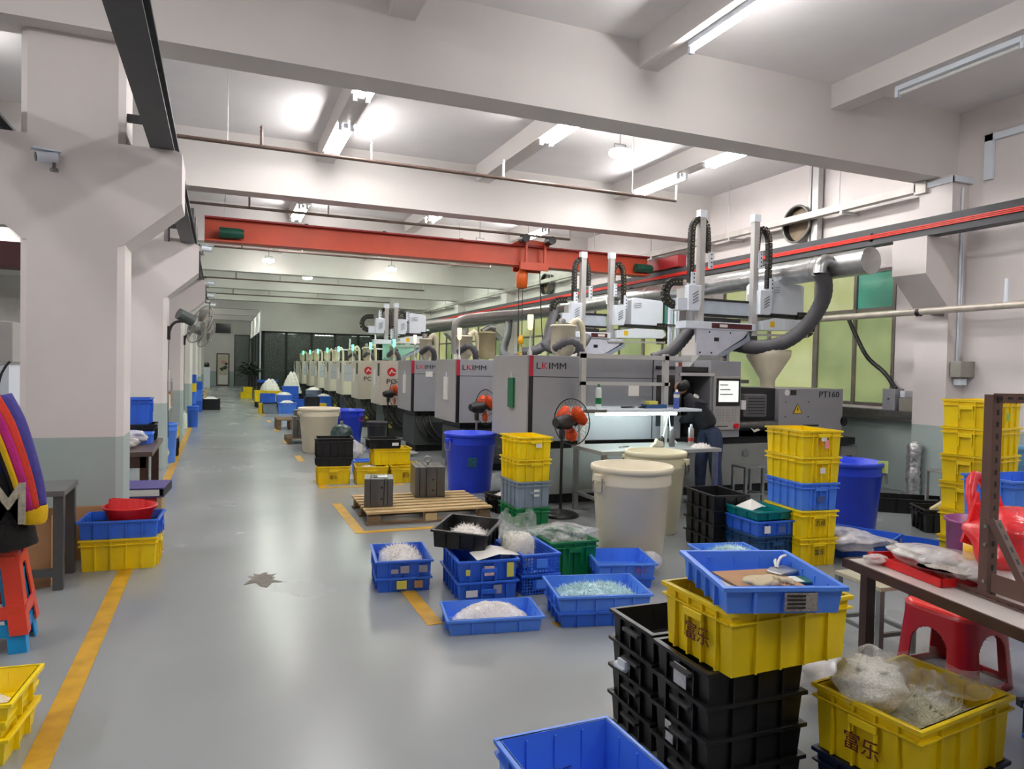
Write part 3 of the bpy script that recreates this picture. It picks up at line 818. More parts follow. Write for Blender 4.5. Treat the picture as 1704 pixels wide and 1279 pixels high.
# mould space
MB().box(2.09, 2.55, 0.55, 1.1, 0.76, 1.60).build('mould_cavity', MDARK, m1)
MB().box(2.09, 2.50, 0.30, 0.55, 1.30, 1.46).build('mould_block', mat('dark_mould_steel', (52, 54, 54), 0.35, metal=0.6), m1)
MB().box(2.05, 2.58, -0.02, 0.06, 1.545, 1.585).build('top_rail', ALU, m1)
MB().box(2.09, 2.56, 0.05, 1.0, 1.60, 1.66).build('top_cover', MDARK, m1)
for y_, z_ in ((0.2, 1.0), (0.2, 1.35)):
    MB().cyl((2.09,y_+0.15,z_),(2.55,y_+0.15,z_),0.035,n=12).build('tie_bar', STEEL, m1)
# control column
MB().box(2.53, 3.01, 0.0, 1.05, 0.76, 1.745).build('control_column', MGREY, m1, bevel=0.006)
MB().box(2.56, 2.99, -0.03, 0.0, 0.86, 1.55).build('control_panel', mat('control_panel_grey', (172, 170, 166), 0.4), m1, bevel=0.004)
MB().box(2.60, 2.97, -0.042, -0.03, 1.17, 1.52).build('screen_bezel', STRIPE, m1)
MB().box(2.63, 2.94, -0.046, -0.042, 1.22, 1.49).build('screen', SCREEN, m1)
for i in range(3):
    MB().box(2.65, 2.65+0.12+0.04*i, -0.048, -0.046, 1.43-0.06*i, 1.445-0.06*i).build('screen_line', MGREYL, m1)
for r_ in range(5):
    for c_ in range(7):
        MB().box(2.62+0.048*c_, 2.655+0.048*c_, -0.034, -0.03, 1.11-0.035*r_, 1.13-0.035*r_).build('key', MGREYL, m1)
MB().cyl((2.92,-0.06,0.91),(2.92,-0.03,0.91),0.035,n=16).build('emergency_stop', RED, m1)
MB().box(2.62, 2.80, -0.033, -0.03, 0.90, 0.912).build('panel_legend', INK, m1)
# injection side
MB().box(3.02, 3.66, 0.08, 1.0, 0.76, 1.40).build('barrel_recess', MDARK, m1)
MB().box(3.06, 3.44, -0.02, 0.3, 1.02, 1.32).build('barrel_guard', mat('guard_grey', (92, 92, 94), 0.5), m1, bevel=0.02)
for i in range(6):
    MB().box(3.12, 3.40, -0.024, -0.02, 1.06+0.04*i, 1.072+0.04*i).build('guard_slot', MDARK, m1)
MB().box(3.01, 3.08, -0.03, 0.05, 1.12, 1.24).build('heater_label', PAPER, m1)
MB().cyl((3.02,0.05,0.92),(3.66,0.05,0.92),0.05,n=14).build('injection_cylinder', STEELD, m1)
MB().box(3.05, 3.65, 0.08, 0.3, 0.76, 0.84).build('carriage', MDARK, m1)
MB().prism([(3.18,0.88),(3.24,0.82),(3.34,0.85),(3.30,0.87),(3.24,0.85)], 'y', -0.02, -0.01).build('white_cloth', PAPER, m1)
MB().box(3.66, 4.80, 0.0, 0.95, 0.76, 1.40).build('injection_cover', mat('cover_grey', (146, 145, 150), 0.45, var=0.03), m1, bevel=0.006)
text('model_text', 'PT160', 0.115, INK, m1, (4.35, -0.004, 1.285), sx=1.25)
MB().prism([(3.90,1.06),(4.06,1.06),(3.98,1.20)], 'y', -0.004, 0.0).build('warning_triangle', INK, m1)
MB().prism([(3.915,1.067),(4.045,1.067),(3.98,1.185)], 'y', -0.006, -0.004).build('warning_triangle', mat('warning_yellow', (230, 190, 20), 0.5), m1)
MB().prism([(3.985,1.17),(3.965,1.115),(3.985,1.118),(3.972,1.075),(3.998,1.128),(3.98,1.125)], 'y', -0.008, -0.006).build('lightning_mark', INK, m1)
MB().cyl((3.79,-0.004,1.345),(3.79,0,1.345),0.042,n=18).build('round_sticker', PAPER, m1)
MB().box(3.85, 3.95, -0.004, 0, 1.31, 1.38).build('square_sticker', MDARK, m1)
for x_, z_ in ((3.77,1.22),(4.17,1.22),(3.77,1.02),(4.17,1.02)):
    MB().cyl((x_,-0.005,z_),(x_,0,z_),0.009,n=8).build('screw', MDARK, m1)
MB().box(4.08, 4.36, -0.005, 0.0, 0.885, 0.91).build('vent_slot', MDARK, m1)
MB().cyl((4.83,0.0,0.95),(4.83,0.12,0.95),0.07,n=16).build('side_grip', MDARK, m1)
MB().box(4.50, 5.05, 0.0, 0.9, 0.62, 0.72).build('tail_tray', MDARK, m1)
MB().box(4.86, 5.15, 0.05, 0.9, 0.05, 0.60).build('tail_cabinet', BASEG, m1)
MB().box(4.95, 5.05, 0.04, 0.05, 0.34, 0.46).build('socket_plate', MDARK, m1)
MB().cyl((3.20,0.085,0.54),(3.20,0.10,0.54),0.052,n=20).build('round_badge', STEEL, m1)
# material hopper above the barrel
MB().lathe([(0.10,1.40),(0.10,1.50),(0.30,1.83),(0.31,1.92),(0.30,1.93)],24,(3.95,0.55,0)).build('material_hopper', CREAM, m1)
MB().bar((3.35,0.7,1.45),(3.35,0.7,2.2),0.04).bar((3.12,0.72,1.62),(3.5,0.72,2.0),0.03).bar((3.12,0.72,2.0),(3.5,0.72,1.62),0.03).build('hopper_frame', ALU, m1)
MB().box(3.25, 3.62, 0.55, 0.75, 1.45, 1.50).build('hopper_plate', STEELD, m1)
# robot stand on the fixed platen
MB().prism([(2.42,1.62),(2.80,1.745),(2.95,1.745),(2.98,1.82),(2.62,1.82)], 'y', 0.35, 0.75).build('robot_stand', BASEG, m1)
loader(m1, 0.92, 1.0, 1.83, 0.32, 0.165)
MB().tube([(0.74,1.2,1.94),(0.78,1.1,1.86),(0.95,1.0,1.83),(1.23,1.1,1.90),(1.5,1.4,2.05)],0.055,12,step=0.03,ridge=0.06).build('flexible_hose', HOSE, m1)
loader(m2, 0.42, 0.9, 1.80, 0.28, 0.13)
MB().lathe([(0.14,1.74),(0.15,1.78),(0.15,2.14),(0.17,2.15),(0.17,2.17),(0.05,2.19)],20,(0.80,0.9,0)).build('dryer_drum', mat('olive_tan_drum', (146, 136, 104), 0.5, var=0.12), m2)
MB().tube([(0.72,0.9,2.18),(0.86,0.9,2.26),(0.95,0.9,2.24)],0.05,10,step=0.04).build('drum_pipe', STEELD, m2)
loader(m3, 0.40, 0.5, 1.82, 0.28, 0.12)
under_hoses(m2, 2, 0.25); under_hoses(m3, 3, 0.15)
MB().box(0.35, 0.75, 0.05, 0.1, 0.2, 0.55).build('valve_block', MDARK, m3)
def beige_machine(k):
    top = 1.70
    cream = k % 2 == 0
    t = thing('moulding_machine', 'beige moulding machine, %s in the row counted from the viewer' % ORD[k], 'machine', (3.25, MY[k], 0), group='injection moulding machines in a row')
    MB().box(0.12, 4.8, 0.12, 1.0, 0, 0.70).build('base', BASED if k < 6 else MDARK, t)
    MB().box(0.0, 1.9, 0.0, 1.05, 0.72, top).build('clamp_cover', MBEI, t, bevel=0.006)
    MB().box(-0.006, 0, 0.03, 1.02, 0.74, top-0.02).build('end_panel', MBEI, t)
    MB().box(-0.012, -0.006, 0.12, 0.30, top-0.34, top-0.06).build('end_window', MDARK, t)
    MB().box(-0.03, -0.006, 0.45, 0.62, 1.15, 1.50).build('hanging_tag', PAPER, t)
    if k in (3, 4):
        MB().prism([(0.24+0.10*math.cos(q), 1.45+0.10*math.sin(q)) for q in [2*PI*i/20 for i in range(20)]], 'y', -0.004, 0).build('logo_disc', REDLOGO, t)
        MB().prism([(0.18,1.41),(0.24,1.51),(0.28,1.45),(0.33,1.45),(0.33,1.43),(0.27,1.43),(0.24,1.47),(0.21,1.41)], 'y', -0.006, -0.004).build('logo_mark', PAPER, t)
        text('logo_text', 'LK', 0.20, INK, t, (0.37, -0.005, 1.38), bold=0.003)
        text('logo_text', 'POTENZA', 0.155, INK, t, (0.12, -0.005, 1.19), bold=0.001, sx=1.15)
    else:
        MB().box(0.06, 1.8, -0.004, 0, 1.12, 1.58).build('upper_panel', MPANEL, t)
        MB().box(0.06, 1.8, -0.005, 0, 1.33, 1.345).build('seam', MGREY, t)
        MB().box(0.06, 1.8, -0.004, 0, 0.75, 1.10).build('lower_panel', MBEIL, t)
        text('logo_text', 'LKIMM', 0.11, INK, t, (0.12, -0.005, 1.60), bold=0.0, sx=1.3)
    signal(t, 0.35, 0.3, top, SIGG)
    loader(t, 0.35 + 0.06*(k % 2), 0.75, 1.78, 0.26, 0.12, withhose=k < 6)
    if k < 8: under_hoses(t, 3 if k < 6 else 2, 0.12)
    MB().box(0.16, 0.30, 0.02, 0.1, 0.12, 0.52).build('valve_block', mat('valve_olive', (70, 74, 48), 0.5), t)
    MB().box(0.19, 0.27, 0.005, 0.02, 0.22, 0.34).build('yellow_label', PAPERY, t)
    return t
for k in range(3, 11): beige_machine(k)
# vertical green-lit posts and pipework beyond the machines
for i, (x, y, h_) in enumerate(((4.0, 24.0, 2.45), (4.3, 21.3, 2.5))):
    o = thing('pipe_post', 'white pipe frame standing above the far beige machines, %s' % ('further' if i == 0 else 'nearer'), 'pipe', (x, y, 1.68))
    MB().box(-0.45, 0.35, -0.1, 0.1, 0, 0.03).build('foot', WHT, o)
    MB().cyl((0,0,0.03),(0,0,h_-1.68),0.025,n=8).build('upright', WHT, o)
    MB().cyl((-0.4,0,0.4),(0.3,0,0.4),0.02,n=8).build('cross_pipe', WHT, o)

# ------------------------------------------------------------------ take-out robots
def chain(t, path, w=0.075, th=0.065):
    """flat cable chain following a path in the XZ plane, y constant; links built as blocks"""
    pts = spline([Vector(p) for p in path], 0.045)
    b = MB(); dts = MB()
    for i in range(len(pts)-1):
        p, q = pts[i], pts[i+1]
        d_ = (q-p)
        if d_.length < 1e-6: continue
        b.bar(p - d_*0.02, q - d_*0.12, w, th, up=(0,1,0))
        mid = (p+q)/2
        dts.box(mid.x-0.007, mid.x+0.007, mid.y-w/2-0.004, mid.y-w/2+0.002, mid.z-0.007, mid.z+0.007)
    o = b.build('cable_chain', CHAIN, t)
    dts.build('link_pins', CHAIND, o)
def robot(name_lab, Y, x1, x2, ztop, zlo, hx0, hx1, dz=0.0, teal=False):
    t = thing('takeout_robot', name_lab, 'robot', (0, Y, dz), group='take-out robots on the machines')
    zt = ztop
    w = 0.045
    for i, x in enumerate((x1, x2)):
        a = MB().box(x-w, x+w, -0.04, 0.04, zlo+(0.02 if i else 0.0), zt+0.03*i).build('vertical_arm', ALU, t)
        MB().box(x-w-0.01, x+w+0.01, -0.045, 0.045, zt-0.05+0.03*i, zt+0.05+0.03*i).build('arm_cap', WHT, a)
        MB().box(x-0.035, x+0.035, -0.06, 0.03, zlo-0.12, zlo+0.02).cyl((x,-0.02,zlo-0.2),(x,-0.02,zlo-0.1),0.02,n=8).build('gripper', STEELD, a)
        MB().bar((x+0.05*(1 if i==0 else 1), 0.02, 2.75), (x+0.05, 0.02, zt-0.25), 0.015).build('rack_strip', MDARK, a)
    # carriages with slotted covers
    for x, s_ in ((x1-0.16, 1), (x2+0.13, 1)):
        c_ = MB().prism([(x-0.11,2.42),(x+0.07,2.42),(x+0.10,2.52),(x+0.10,2.76),(x-0.10,2.76),(x-0.11,2.74)], 'y', -0.12, -0.02).build('carriage_cover', WHT, t, bevel=0.006)
        for j in range(4):
            MB().bar((x-0.04,-0.124,2.51+0.04*j),(x+0.045,-0.124,2.56+0.04*j),0.010,0.006).build('vent_slot', MDARK, c_)
        MB().box(x-0.09, x+0.09, -0.02, 0.18, 2.46, 2.72).build('carriage_body', ALU, t)
    # arm cable chains arching over
    chain(t, [(x1-0.16,0.0,2.80),(x1-0.16,0,zt-0.32),(x1-0.13,0,zt-0.14),(x1-0.03,0,zt-0.07),(x1+0.07,0,zt-0.14),(x1+0.10,0,zt-0.32),(x1+0.10,0,zt-0.52)])
    chain(t, [(x2+0.25,0.0,2.80),(x2+0.25,0,zt-0.36),(x2+0.22,0,zt-0.18),(x2+0.14,0,zt-0.10),(x2+0.05,0,zt-0.18),(x2+0.03,0,zt-0.36),(x2+0.03,0,zt-0.42)])
    for x, z in ((x1-0.16, 2.84), (x1+0.12, zt-0.62), (x2+0.05, zt-0.55), (x2+0.26, 2.84)):
        pl_ = MB().box(x-0.035, x+0.035, -0.065, -0.055, z-0.12, z+0.10).build('chain_plate', WHT, t)
        for j in range(4): MB().cyl((x+0.012,-0.07,z-0.09+0.055*j),(x+0.012,-0.065,z-0.09+0.055*j),0.011,n=8).build('bolt_hole', MDARK, pl_)
    # kick beam and housing
    MB().box(x1+0.05, x2-0.05, 0.05, 0.16, 2.40, 2.58).build('kick_beam', mat('pale_blue_grey', (186, 196, 208), 0.35), t)
    MB().box(x1+0.05, x2-0.03, 0.04, 0.17, 2.58, 2.61).box(x1+0.05, x2-0.03, 0.04, 0.17, 2.37, 2.40).build('kick_rail', MDARK, t)
    MB().box(x1+0.1, x2-0.2, 0.02, 0.10, 2.29, 2.35).build('air_hoses', MDARK, t)
    hb = MB().prism([(hx0,2.45),(hx1,2.45),(hx1,2.86),(hx1-0.04,2.89),(hx0+0.05,2.92),(hx0,2.88)], 'y', -0.02, 0.45).build('drive_housing', WHT, t, bevel=0.012)
    for j in range(3): MB().bar((hx0+0.05,-0.024,2.74+0.035*j),(hx0+0.2,-0.024,2.76+0.035*j),0.006,0.004).build('vent_slot', MDARK, hb)
    MB().box(hx0-0.1, hx1+0.2, 0.0, 0.2, 2.40, 2.45).build('housing_rail', MDARK, t)
    # base traverse with sloped end cover
    MB().box(x1-0.30, x2-0.05, -0.12, 0.12, 2.18, 2.28).build('traverse_beam', WHT, t, bevel=0.006)
    MB().box(x1+0.12, x2-0.12, -0.124, -0.12, 2.195, 2.265).build('maroon_strip', DARKRED, t)
    MB().box(x1+0.25, x1+0.38, -0.128, -0.124, 2.21, 2.25).build('label', PAPER, t)
    MB().prism([(x2+0.08,2.20),(hx1-0.05,2.22),(hx1+0.02,2.28),(hx1-0.04,2.37),(hx0+0.05,2.38),(x2+0.08,2.33)], 'y', -0.10, 0.12).build('traverse_cover', WHT, t, bevel=0.006)
    MB().box(x2+0.22, x2+0.30, -0.104, -0.10, 2.25, 2.33).build('yellow_label', MATS['warning_yellow'], t)
    MB().bar((x2-0.1,-0.1,2.13),(hx1,-0.1,2.15),0.03).build('lower_rod', ALU, t)
    chain(t, [(hx1-0.12,0.0,2.44),(hx1+0.06,0,2.44),(hx1+0.15,0,2.38),(hx1+0.16,0,2.28),(hx1+0.10,0,2.19),(hx1-0.10,0,2.17)], 0.10, 0.07)
    chain(t, [(x1-0.30,0.0,2.80),(x1-0.48,0,2.78),(x1-0.56,0,2.66),(x1-0.53,0,2.54),(x1-0.40,0,2.48)], 0.10, 0.07)
    MB().box(x1-0.42, x1-0.26, -0.1, 0.1, 2.42, 2.58).build('end_block', WHT, t)
    # gusset bracket
    MB().prism([(x1-0.10,1.82),(x1+0.22,1.82),(x1+0.72,2.08),(x1+0.76,2.18),(x1-0.10,2.18)], 'y', -0.10, -0.07).build('gusset_plate', mat('pale_lilac_white', (205, 208, 222), 0.35) if not teal else mat('mint_bracket', (150, 205, 186), 0.4), t)
    MB().prism([(x1+0.22,1.82),(x1+0.35,1.82),(x1+0.80,2.05),(x1+0.76,2.18),(x1+0.68,2.08)], 'y', -0.10, 0.16).build('gusset_flange', mat('blue_grey_flange', (150, 160, 176), 0.4), t)
    MB().box(x1+0.18, x1+0.26, -0.104, -0.10, 2.02, 2.07).build('gusset_slot', MDARK, t)
    for xx, zz in ((x1-0.05,1.86),(x1+0.14,1.86),(x1+0.1,2.14),(x1+0.45,2.14)):
        MB().cyl((xx,-0.106,zz),(xx,-0.10,zz),0.012,n=8).build('bolt', MDARK, t)
    return t
robot('large white take-out robot with two tall arms above the nearest machine', 8.0, 6.03, 6.95, 3.74, 2.12, 7.2, 7.86)
robot('white take-out robot above the second machine, below the crane end', 10.7, 5.66, 6.21, 3.58, 2.05, 6.62, 7.27, dz=-0.05)
robot('distant white take-out robot with mint bracket above the fourth machine', 16.2, 3.52, 3.74, 3.05, 2.1, 4.05, 4.45, dz=-0.1, teal=True)
tag(MB().tube([(7.22,7.10,2.95),(7.35,7.12,2.82),(7.46,7.25,2.59),(7.42,7.45,2.28),(7.22,7.65,2.04),(6.95,7.85,1.96),(6.70,8.10,2.0),(6.50,8.3,2.08)],0.10,16,step=0.035,ridge=0.025).build('exhaust_hose', HOSE),
    'thick grey exhaust hose looping from the duct below the nearest robot', 'hose')
tag(MB().tube([(6.21,8.40,2.44),(6.12,8.30,2.22),(5.91,8.25,2.00),(5.71,8.25,1.84),(5.50,8.30,1.76)],0.085,14,step=0.035,ridge=0.05).build('exhaust_hose', HOSE),
    'ribbed grey hose dropping behind the bench shelf onto the machine', 'hose')
tag(MB().tube([(7.19,17.77,2.92),(7.18,17.77,2.76),(7.00,17.4,2.45),(6.66,16.8,2.08),(6.47,16.2,1.90),(6.52,15.6,1.84),(6.70,15.2,1.94),(6.9,15.1,2.06)],0.10,14,step=0.04,ridge=0.05).build('exhaust_hose', HOSE),
    'grey ribbed hose hanging in a loop beyond the hoist hook', 'hose')
tag(MB().tube([(5.17,10.75,2.55),(4.95,10.45,2.30),(4.72,10.1,2.02),(4.50,9.95,1.88),(4.28,10.0,1.84)],0.075,14,step=0.035,ridge=0.06).build('exhaust_hose', HOSE),
    'grey ribbed hose sloping from the second robot to the second machine', 'hose')
for i, (x, y) in enumerate(((4.35, 13.6), (4.2, 16.3), (4.2, 18.9))):
    tag(MB().tube([(7.2,y+0.2,2.95),(6.2,y+0.1,2.8),(x+0.5,y,2.62),(x+0.05,y,2.5),(x,y,2.2),(x,y,1.85)],0.08,12,step=0.05,ridge=0.03).build('branch_duct', DUCTG),
        'grey branch duct dropping to the %s machine' % ORD[i+2], 'duct')

pbu = thing('pipe_bundle', 'four white cooling pipes rising behind the nearest machine', 'pipe', (6.55, 9.45, 0))
for i in range(4): MB().cyl((0.06*i,0.02*(i % 2),0),(0.06*i,0.02*(i % 2),2.62),0.02,n=8).build('pipe', WHT, pbu)
MB().box(-0.04, 0.24, -0.03, -0.02, 2.3, 2.34).build('clamp', STEELD, pbu)
# ------------------------------------------------------------------ pedestal fans
def fan(name_lab, loc, rz, h=1.02, R=0.25, blade=None, group='pedestal fans by the machines'):
    t = thing('pedestal_fan', name_lab, 'fan', loc, rz, group)
    MB().lathe([(0.20,0),(0.20,0.02),(0.16,0.045),(0.03,0.06),(0.02,0.08)],24).build('base', WIRE, t)
    MB().cyl((0,0,0.05),(0,0,h-0.14),0.016,n=10).build('pole', STEEL if 'chrome' in name_lab else WIRE, t)
    MB().lathe([(0.03,h-0.18),(0.035,h-0.1),(0.02,h-0.06)],10).build('swivel', WIRE, t)
    MB().cyl((-0.05,0,h),(0.09,0,h),0.075,0.085,n=16).cyl((-0.11,0,h),(-0.05,0,h),0.05,0.075,n=16).build('motor_housing', MDARK, t)
    cg = MB()
    cg.torus((0.155,0,h),(1,0,0),R,0.007,36,6)
    cg.torus((0.10,0,h),(1,0,0),R*0.45,0.003,28,5).torus((0.21,0,h),(1,0,0),R*0.45,0.003,28,5)
    for i in range(30):
        a = 2*PI*i/30
        p = lambda rr, x: (x, rr*math.cos(a), h+rr*math.sin(a))
        cg.tube([p(0.06,0.10), p(R*0.6,0.105), p(R*0.93,0.13), p(R,0.155), p(R*0.93,0.185), p(R*0.6,0.215), p(0.05,0.225)], 0.0014, 4)
    o = cg.build('wire_cage', WIRE, t)
    MB().cyl((0.10,0,h),(0.19,0,h),0.035,n=14).build('hub', MDARK, t)
    MB().cyl((0.215,0,h),(0.228,0,h),0.05,n=14).build('cage_badge', MDARK, t)
    for i in range(3):
        a0 = 2*PI*i/3 + 0.5
        vs = []; fs = []
        for j in range(5):
            rr = 0.04 + (R*0.86-0.04)*j/4
            half = 0.42 + 0.36*math.sin(PI*min(1, j/4+0.15)*0.75)
            if j == 4: half *= 0.62
            for q, s_ in enumerate((-1, 0, 1)):
                a = a0 + s_*half
                vs.append((0.145 + 0.028*s_, rr*math.cos(a), h+rr*math.sin(a)))
        for j in range(4):
            for q in range(2):
                fs.append((j*3+q, j*3+q+1, (j+1)*3+q+1, (j+1)*3+q))
        b = MB().add(vs, fs, True).build('blade', BLADE, t)
        sm = b.modifiers.new('thick', 'SOLIDIFY'); sm.thickness = 0.003
    return t
fan('large orange-bladed pedestal fan beside the steel work bench', (3.44, 6.90, 0), math.atan2(0.38, 0.92), 1.02, 0.255)
fan('orange-bladed fan on a chrome pole behind the blue bin', (3.36, 9.45, 0), math.atan2(0.27, 0.96), 1.03, 0.25)
fan('orange-bladed fan on a black pole before the fourth machine', (3.30, 14.9, 0), math.atan2(0.2, 0.97), 0.99, 0.28)

# ------------------------------------------------------------------ work bench in front of the nearest machine
wb = thing('work_bench', 'steel work bench with lit shelf frame in front of the nearest machine', 'work bench', (0, 0, 0))
BX0, BX1, BF, BB = 3.72, 5.26, 6.50, 7.22
MB().box(BX0, BX1, BF, BB, 0.70, 0.74).build('bench_top', mat('bench_grey_top', (168, 170, 168), 0.35, metal=0.3), wb, bevel=0.004)
for x in (BX0+0.05, BX1-0.05):
    for y in (BF+0.05, BB-0.03):
        MB().box(x-0.025, x+0.025, y-0.025, y+0.025, 0, 0.70).build('leg', STEEL, wb)
MB().bar((BX0+0.05,BF+0.05,0.2),(BX1-0.05,BF+0.05,0.2),0.035).bar((BX0+0.05,BB-0.03,0.2),(BX1-0.05,BB-0.03,0.2),0.035).bar((BX0+0.05,BF+0.05,0.2),(BX0+0.05,BB,0.2),0.035).build('stretcher', STEEL, wb)
for x in (3.83, 4.95):
    MB().box(x-0.03, x+0.03, BB-0.06, BB, 0.74, 1.80).build('upright', ALU, wb)
MB().box(3.80, 5.30, BB-0.06, BB-0.02, 1.73, 1.78).build('top_rail', ALU, wb)
MB().box(3.80, 5.00, BB-0.06, BB-0.02, 1.42, 1.46).build('middle_rail', ALU, wb)
MB().box(3.86, 5.28, BB-0.32, BB+0.0, 1.13, 1.16).build('shelf', WHT, wb, bevel=0.004)
MB().box(4.42, 4.56, BB-0.07, BB-0.065, 1.30, 1.42).build('paper_note', PAPER, wb)
MB().cyl((3.92,BB-0.2,1.10),(5.0,BB-0.2,1.10),0.018,n=10).build('tube', TASK, wb)
MB().box(3.9, 5.05, BB-0.225, BB-0.175, 1.118, 1.13).build('lamp_batten', WHT, wb)
MB().box(3.70, 3.98, BB-0.34, BB-0.30, 1.12, 1.155).build('bracket_arm', STEELD, wb)
MB().tube([(4.97,BB-0.08,1.1),(4.9,BB-0.12,0.9),(4.8,BB-0.2,0.76)],0.008,6,step=0.1).tube([(4.98,BB-0.08,1.1),(4.99,BB-0.12,0.85),(5.02,BB-0.2,0.75)],0.008,6,step=0.1).build('lamp_cord', WHT, wb)
def can(lab, loc, r, h, m1_, m2_, name='spray_can'):
    t = thing(name, lab, 'bottle' if name == 'bottle' else 'can', loc)
    MB().lathe([(r,0),(r,h*0.8),(r*0.75,h*0.87),(r*0.3,h*0.9)],16).build('body', m1_, t)
    MB().lathe([(r*0.42,h*0.88),(r*0.42,h),(r*0.2,h*1.02)],12).build('cap', m2_, t)
    return t
cn = can('green-labelled clear bottle on the bench shelf beside the post', (3.97, BB-0.16, 1.16), 0.035, 0.27, mat('pale_bottle', (215, 226, 220), 0.25), GRN, 'bottle')
MB().cyl((0,0,0.05),(0,0,0.12),0.0358,n=16).build('label', GRN, cn)
cn = can('blue and white spray can on the bench shelf', (4.97, BB-0.24, 1.16), 0.035, 0.22, mat('spray_blue', (70, 92, 168), 0.3), WHT)
MB().cyl((0,0,0.13),(0,0,0.17),0.0358,n=16).build('label', PAPER, cn)
can('grey spray can standing on the bench top', (4.78, BF+0.28, 0.74), 0.034, 0.22, mat('spray_grey', (120, 122, 124), 0.3, metal=0.4), WHT)
cn = can('silver spray can with red print on the bench top', (5.02, BF+0.25, 0.74), 0.034, 0.25, STEEL, WHT)
MB().cyl((0,0,0.06),(0,0,0.10),0.0348,n=16).build('label', MATS['sticker_red'], cn)
can('short black bottle on the bench top', (4.66, BF+0.30, 0.74), 0.028, 0.12, MDARK, MDARK, 'bottle')
for i, (x, l_) in enumerate(((4.35, 0.16), (4.55, 0.10))):
    t = thing('pliers', 'black hand tool lying on the bench shelf, %s' % ('left' if i == 0 else 'right'), 'tool', (x, BB-0.18, 1.162), 0.3*i)
    MB().bar((-l_/2,0,0.012),(l_/2,0.01,0.016),0.018).build('handle', MDARK, t)
    MB().bar((-l_/2,0.03,0.012),(l_/2,0.0,0.012),0.014).build('jaw', STEELD, t)
yk = thing('parts_box', 'low grey box with a yellow lid on the bench shelf', 'box', (4.68, BB-0.15, 1.16))
MB().box(-0.10, 0.18, -0.06, 0.06, 0, 0.045).build('body', BLUD, yk); MB().box(-0.06, 0.06, -0.05, 0.05, 0.045, 0.085).build('lid', PAPERY, yk)
km = thing('key_ring', 'small white tag with metal key on the bench top', 'key', (4.12, BF+0.30, 0.74), 0.5)
MB().lathe([(0.02,0),(0.025,0.01),(0.025,0.02),(0.01,0.03)],12).build('tag', WHT, km); MB().bar((0.02,0,0.008),(0.12,-0.03,0.008),0.012).build('key', STEEL, km)
def scraps(name, lab, cat, loc, rx, ry, h, n, m, size=0.03, thick=0.003, rz=0.0, flat=False):
    """loose heap of plastic trimmings: a mound core with slivers stuck all over"""
    b = MB()
    N = 14; R_ = 6
    vs = [(0,0,h)]; fs = []
    for i in range(1, R_+1):
        q = i/R_
        for k_ in range(N):
            a = 2*PI*k_/N
            zz = h*(1-q**2.3)*(1+0.14*math.sin(3*a+i)) if i < R_ else 0.0
            sx = (abs(math.cos(a))**0.7)*(1 if math.cos(a) >= 0 else -1); sy = (abs(math.sin(a))**0.7)*(1 if math.sin(a) >= 0 else -1)
            vs.append((rx*q*sx, ry*q*sy, max(0, zz)))
    for k_ in range(N): fs.append((0, 1+k_, 1+(k_+1) % N))
    for i in range(R_-1):
        for k_ in range(N):
            fs.append((1+i*N+k_, 1+(i+1)*N+k_, 1+(i+1)*N+(k_+1) % N, 1+i*N+(k_+1) % N))
    b.add(vs, fs)
    for i in range(n):
        a = random.uniform(0, 2*PI); q = math.sqrt(random.random())*0.97
        sx = (abs(math.cos(a))**0.7)*(1 if math.cos(a) >= 0 else -1); sy = (abs(math.sin(a))**0.7)*(1 if math.sin(a) >= 0 else -1)
        p = Vector((rx*q*sx, ry*q*sy, max(0.002, h*(1-q**2.3))))
        d_ = Vector((random.uniform(-1,1), random.uniform(-1,1), random.uniform(-0.1, 0.3 if flat else 0.8))).normalized()*size*random.uniform(0.5, 1.4)
        if abs(p.x+d_.x) > rx or abs(p.y+d_.y) > ry: d_ = Vector((0,0,d_.length*0.7))
        n_ = d_.cross(Vector((random.uniform(-1,1), random.uniform(-1,1), random.uniform(-1,1)))).normalized()*thick
        u_ = d_.cross(n_).normalized()*thick
        b.add([p-n_, p+n_, p+u_*1.6, p+d_], [(0,1,3),(1,2,3),(2,0,3)])
    o = b.build(name, m); o.location = loc; o.rotation_euler = (0,0,rz)
    tag(o, lab, cat, kind='stuff')
    return o
scraps('plastic_scraps', 'white plastic bits heaped on the bench beside the silver can', 'scraps', (5.08, BF+0.14, 0.741), 0.12, 0.08, 0.035, 160, SHARD, 0.03, 0.005)
tg = thing('glove', 'crumpled pale glove on the bench beside the short black bottle', 'glove', (4.55, BF+0.25, 0.742))
MB().prism([(-0.08,0),(-0.05,0.03),(-0.02,0.05),(0.0,0.10),(0.03,0.07),(0.08,0.06),(0.09,0.0)], 'y', -0.03, 0.03).build('cloth', mat('pale_cloth', (222, 218, 196), 0.8), tg, bevel=0.01)
# steel stool beside the machine
def frame_stool(lab, loc, w, d_, h, rz=0.0, m=None, top=None):
    m = m or STEEL
    t = thing('steel_stool', lab, 'stool', loc, rz)
    MB().box(-w/2, w/2, -d_/2, d_/2, h-0.025, h).build('seat', top or m, t, bevel=0.004)
    for x in (-w/2+0.018, w/2-0.018):
        for y in (-d_/2+0.018, d_/2-0.018):
            MB().box(x-0.016, x+0.016, y-0.016, y+0.016, 0, h-0.025).build('leg', m, t)
    for y in (-d_/2+0.018, d_/2-0.018): MB().bar((-w/2+0.03,y,0.12),(w/2-0.03,y,0.12),0.022).build('stretcher', m, t)
    for x in (-w/2+0.018, w/2-0.018): MB().bar((x,-d_/2+0.03,0.12),(x,d_/2-0.03,0.12),0.022).build('stretcher', m, t)
    return t
frame_stool('plain steel stool before the nearest machine base', (6.03, 6.95, 0), 0.30, 0.26, 0.46)

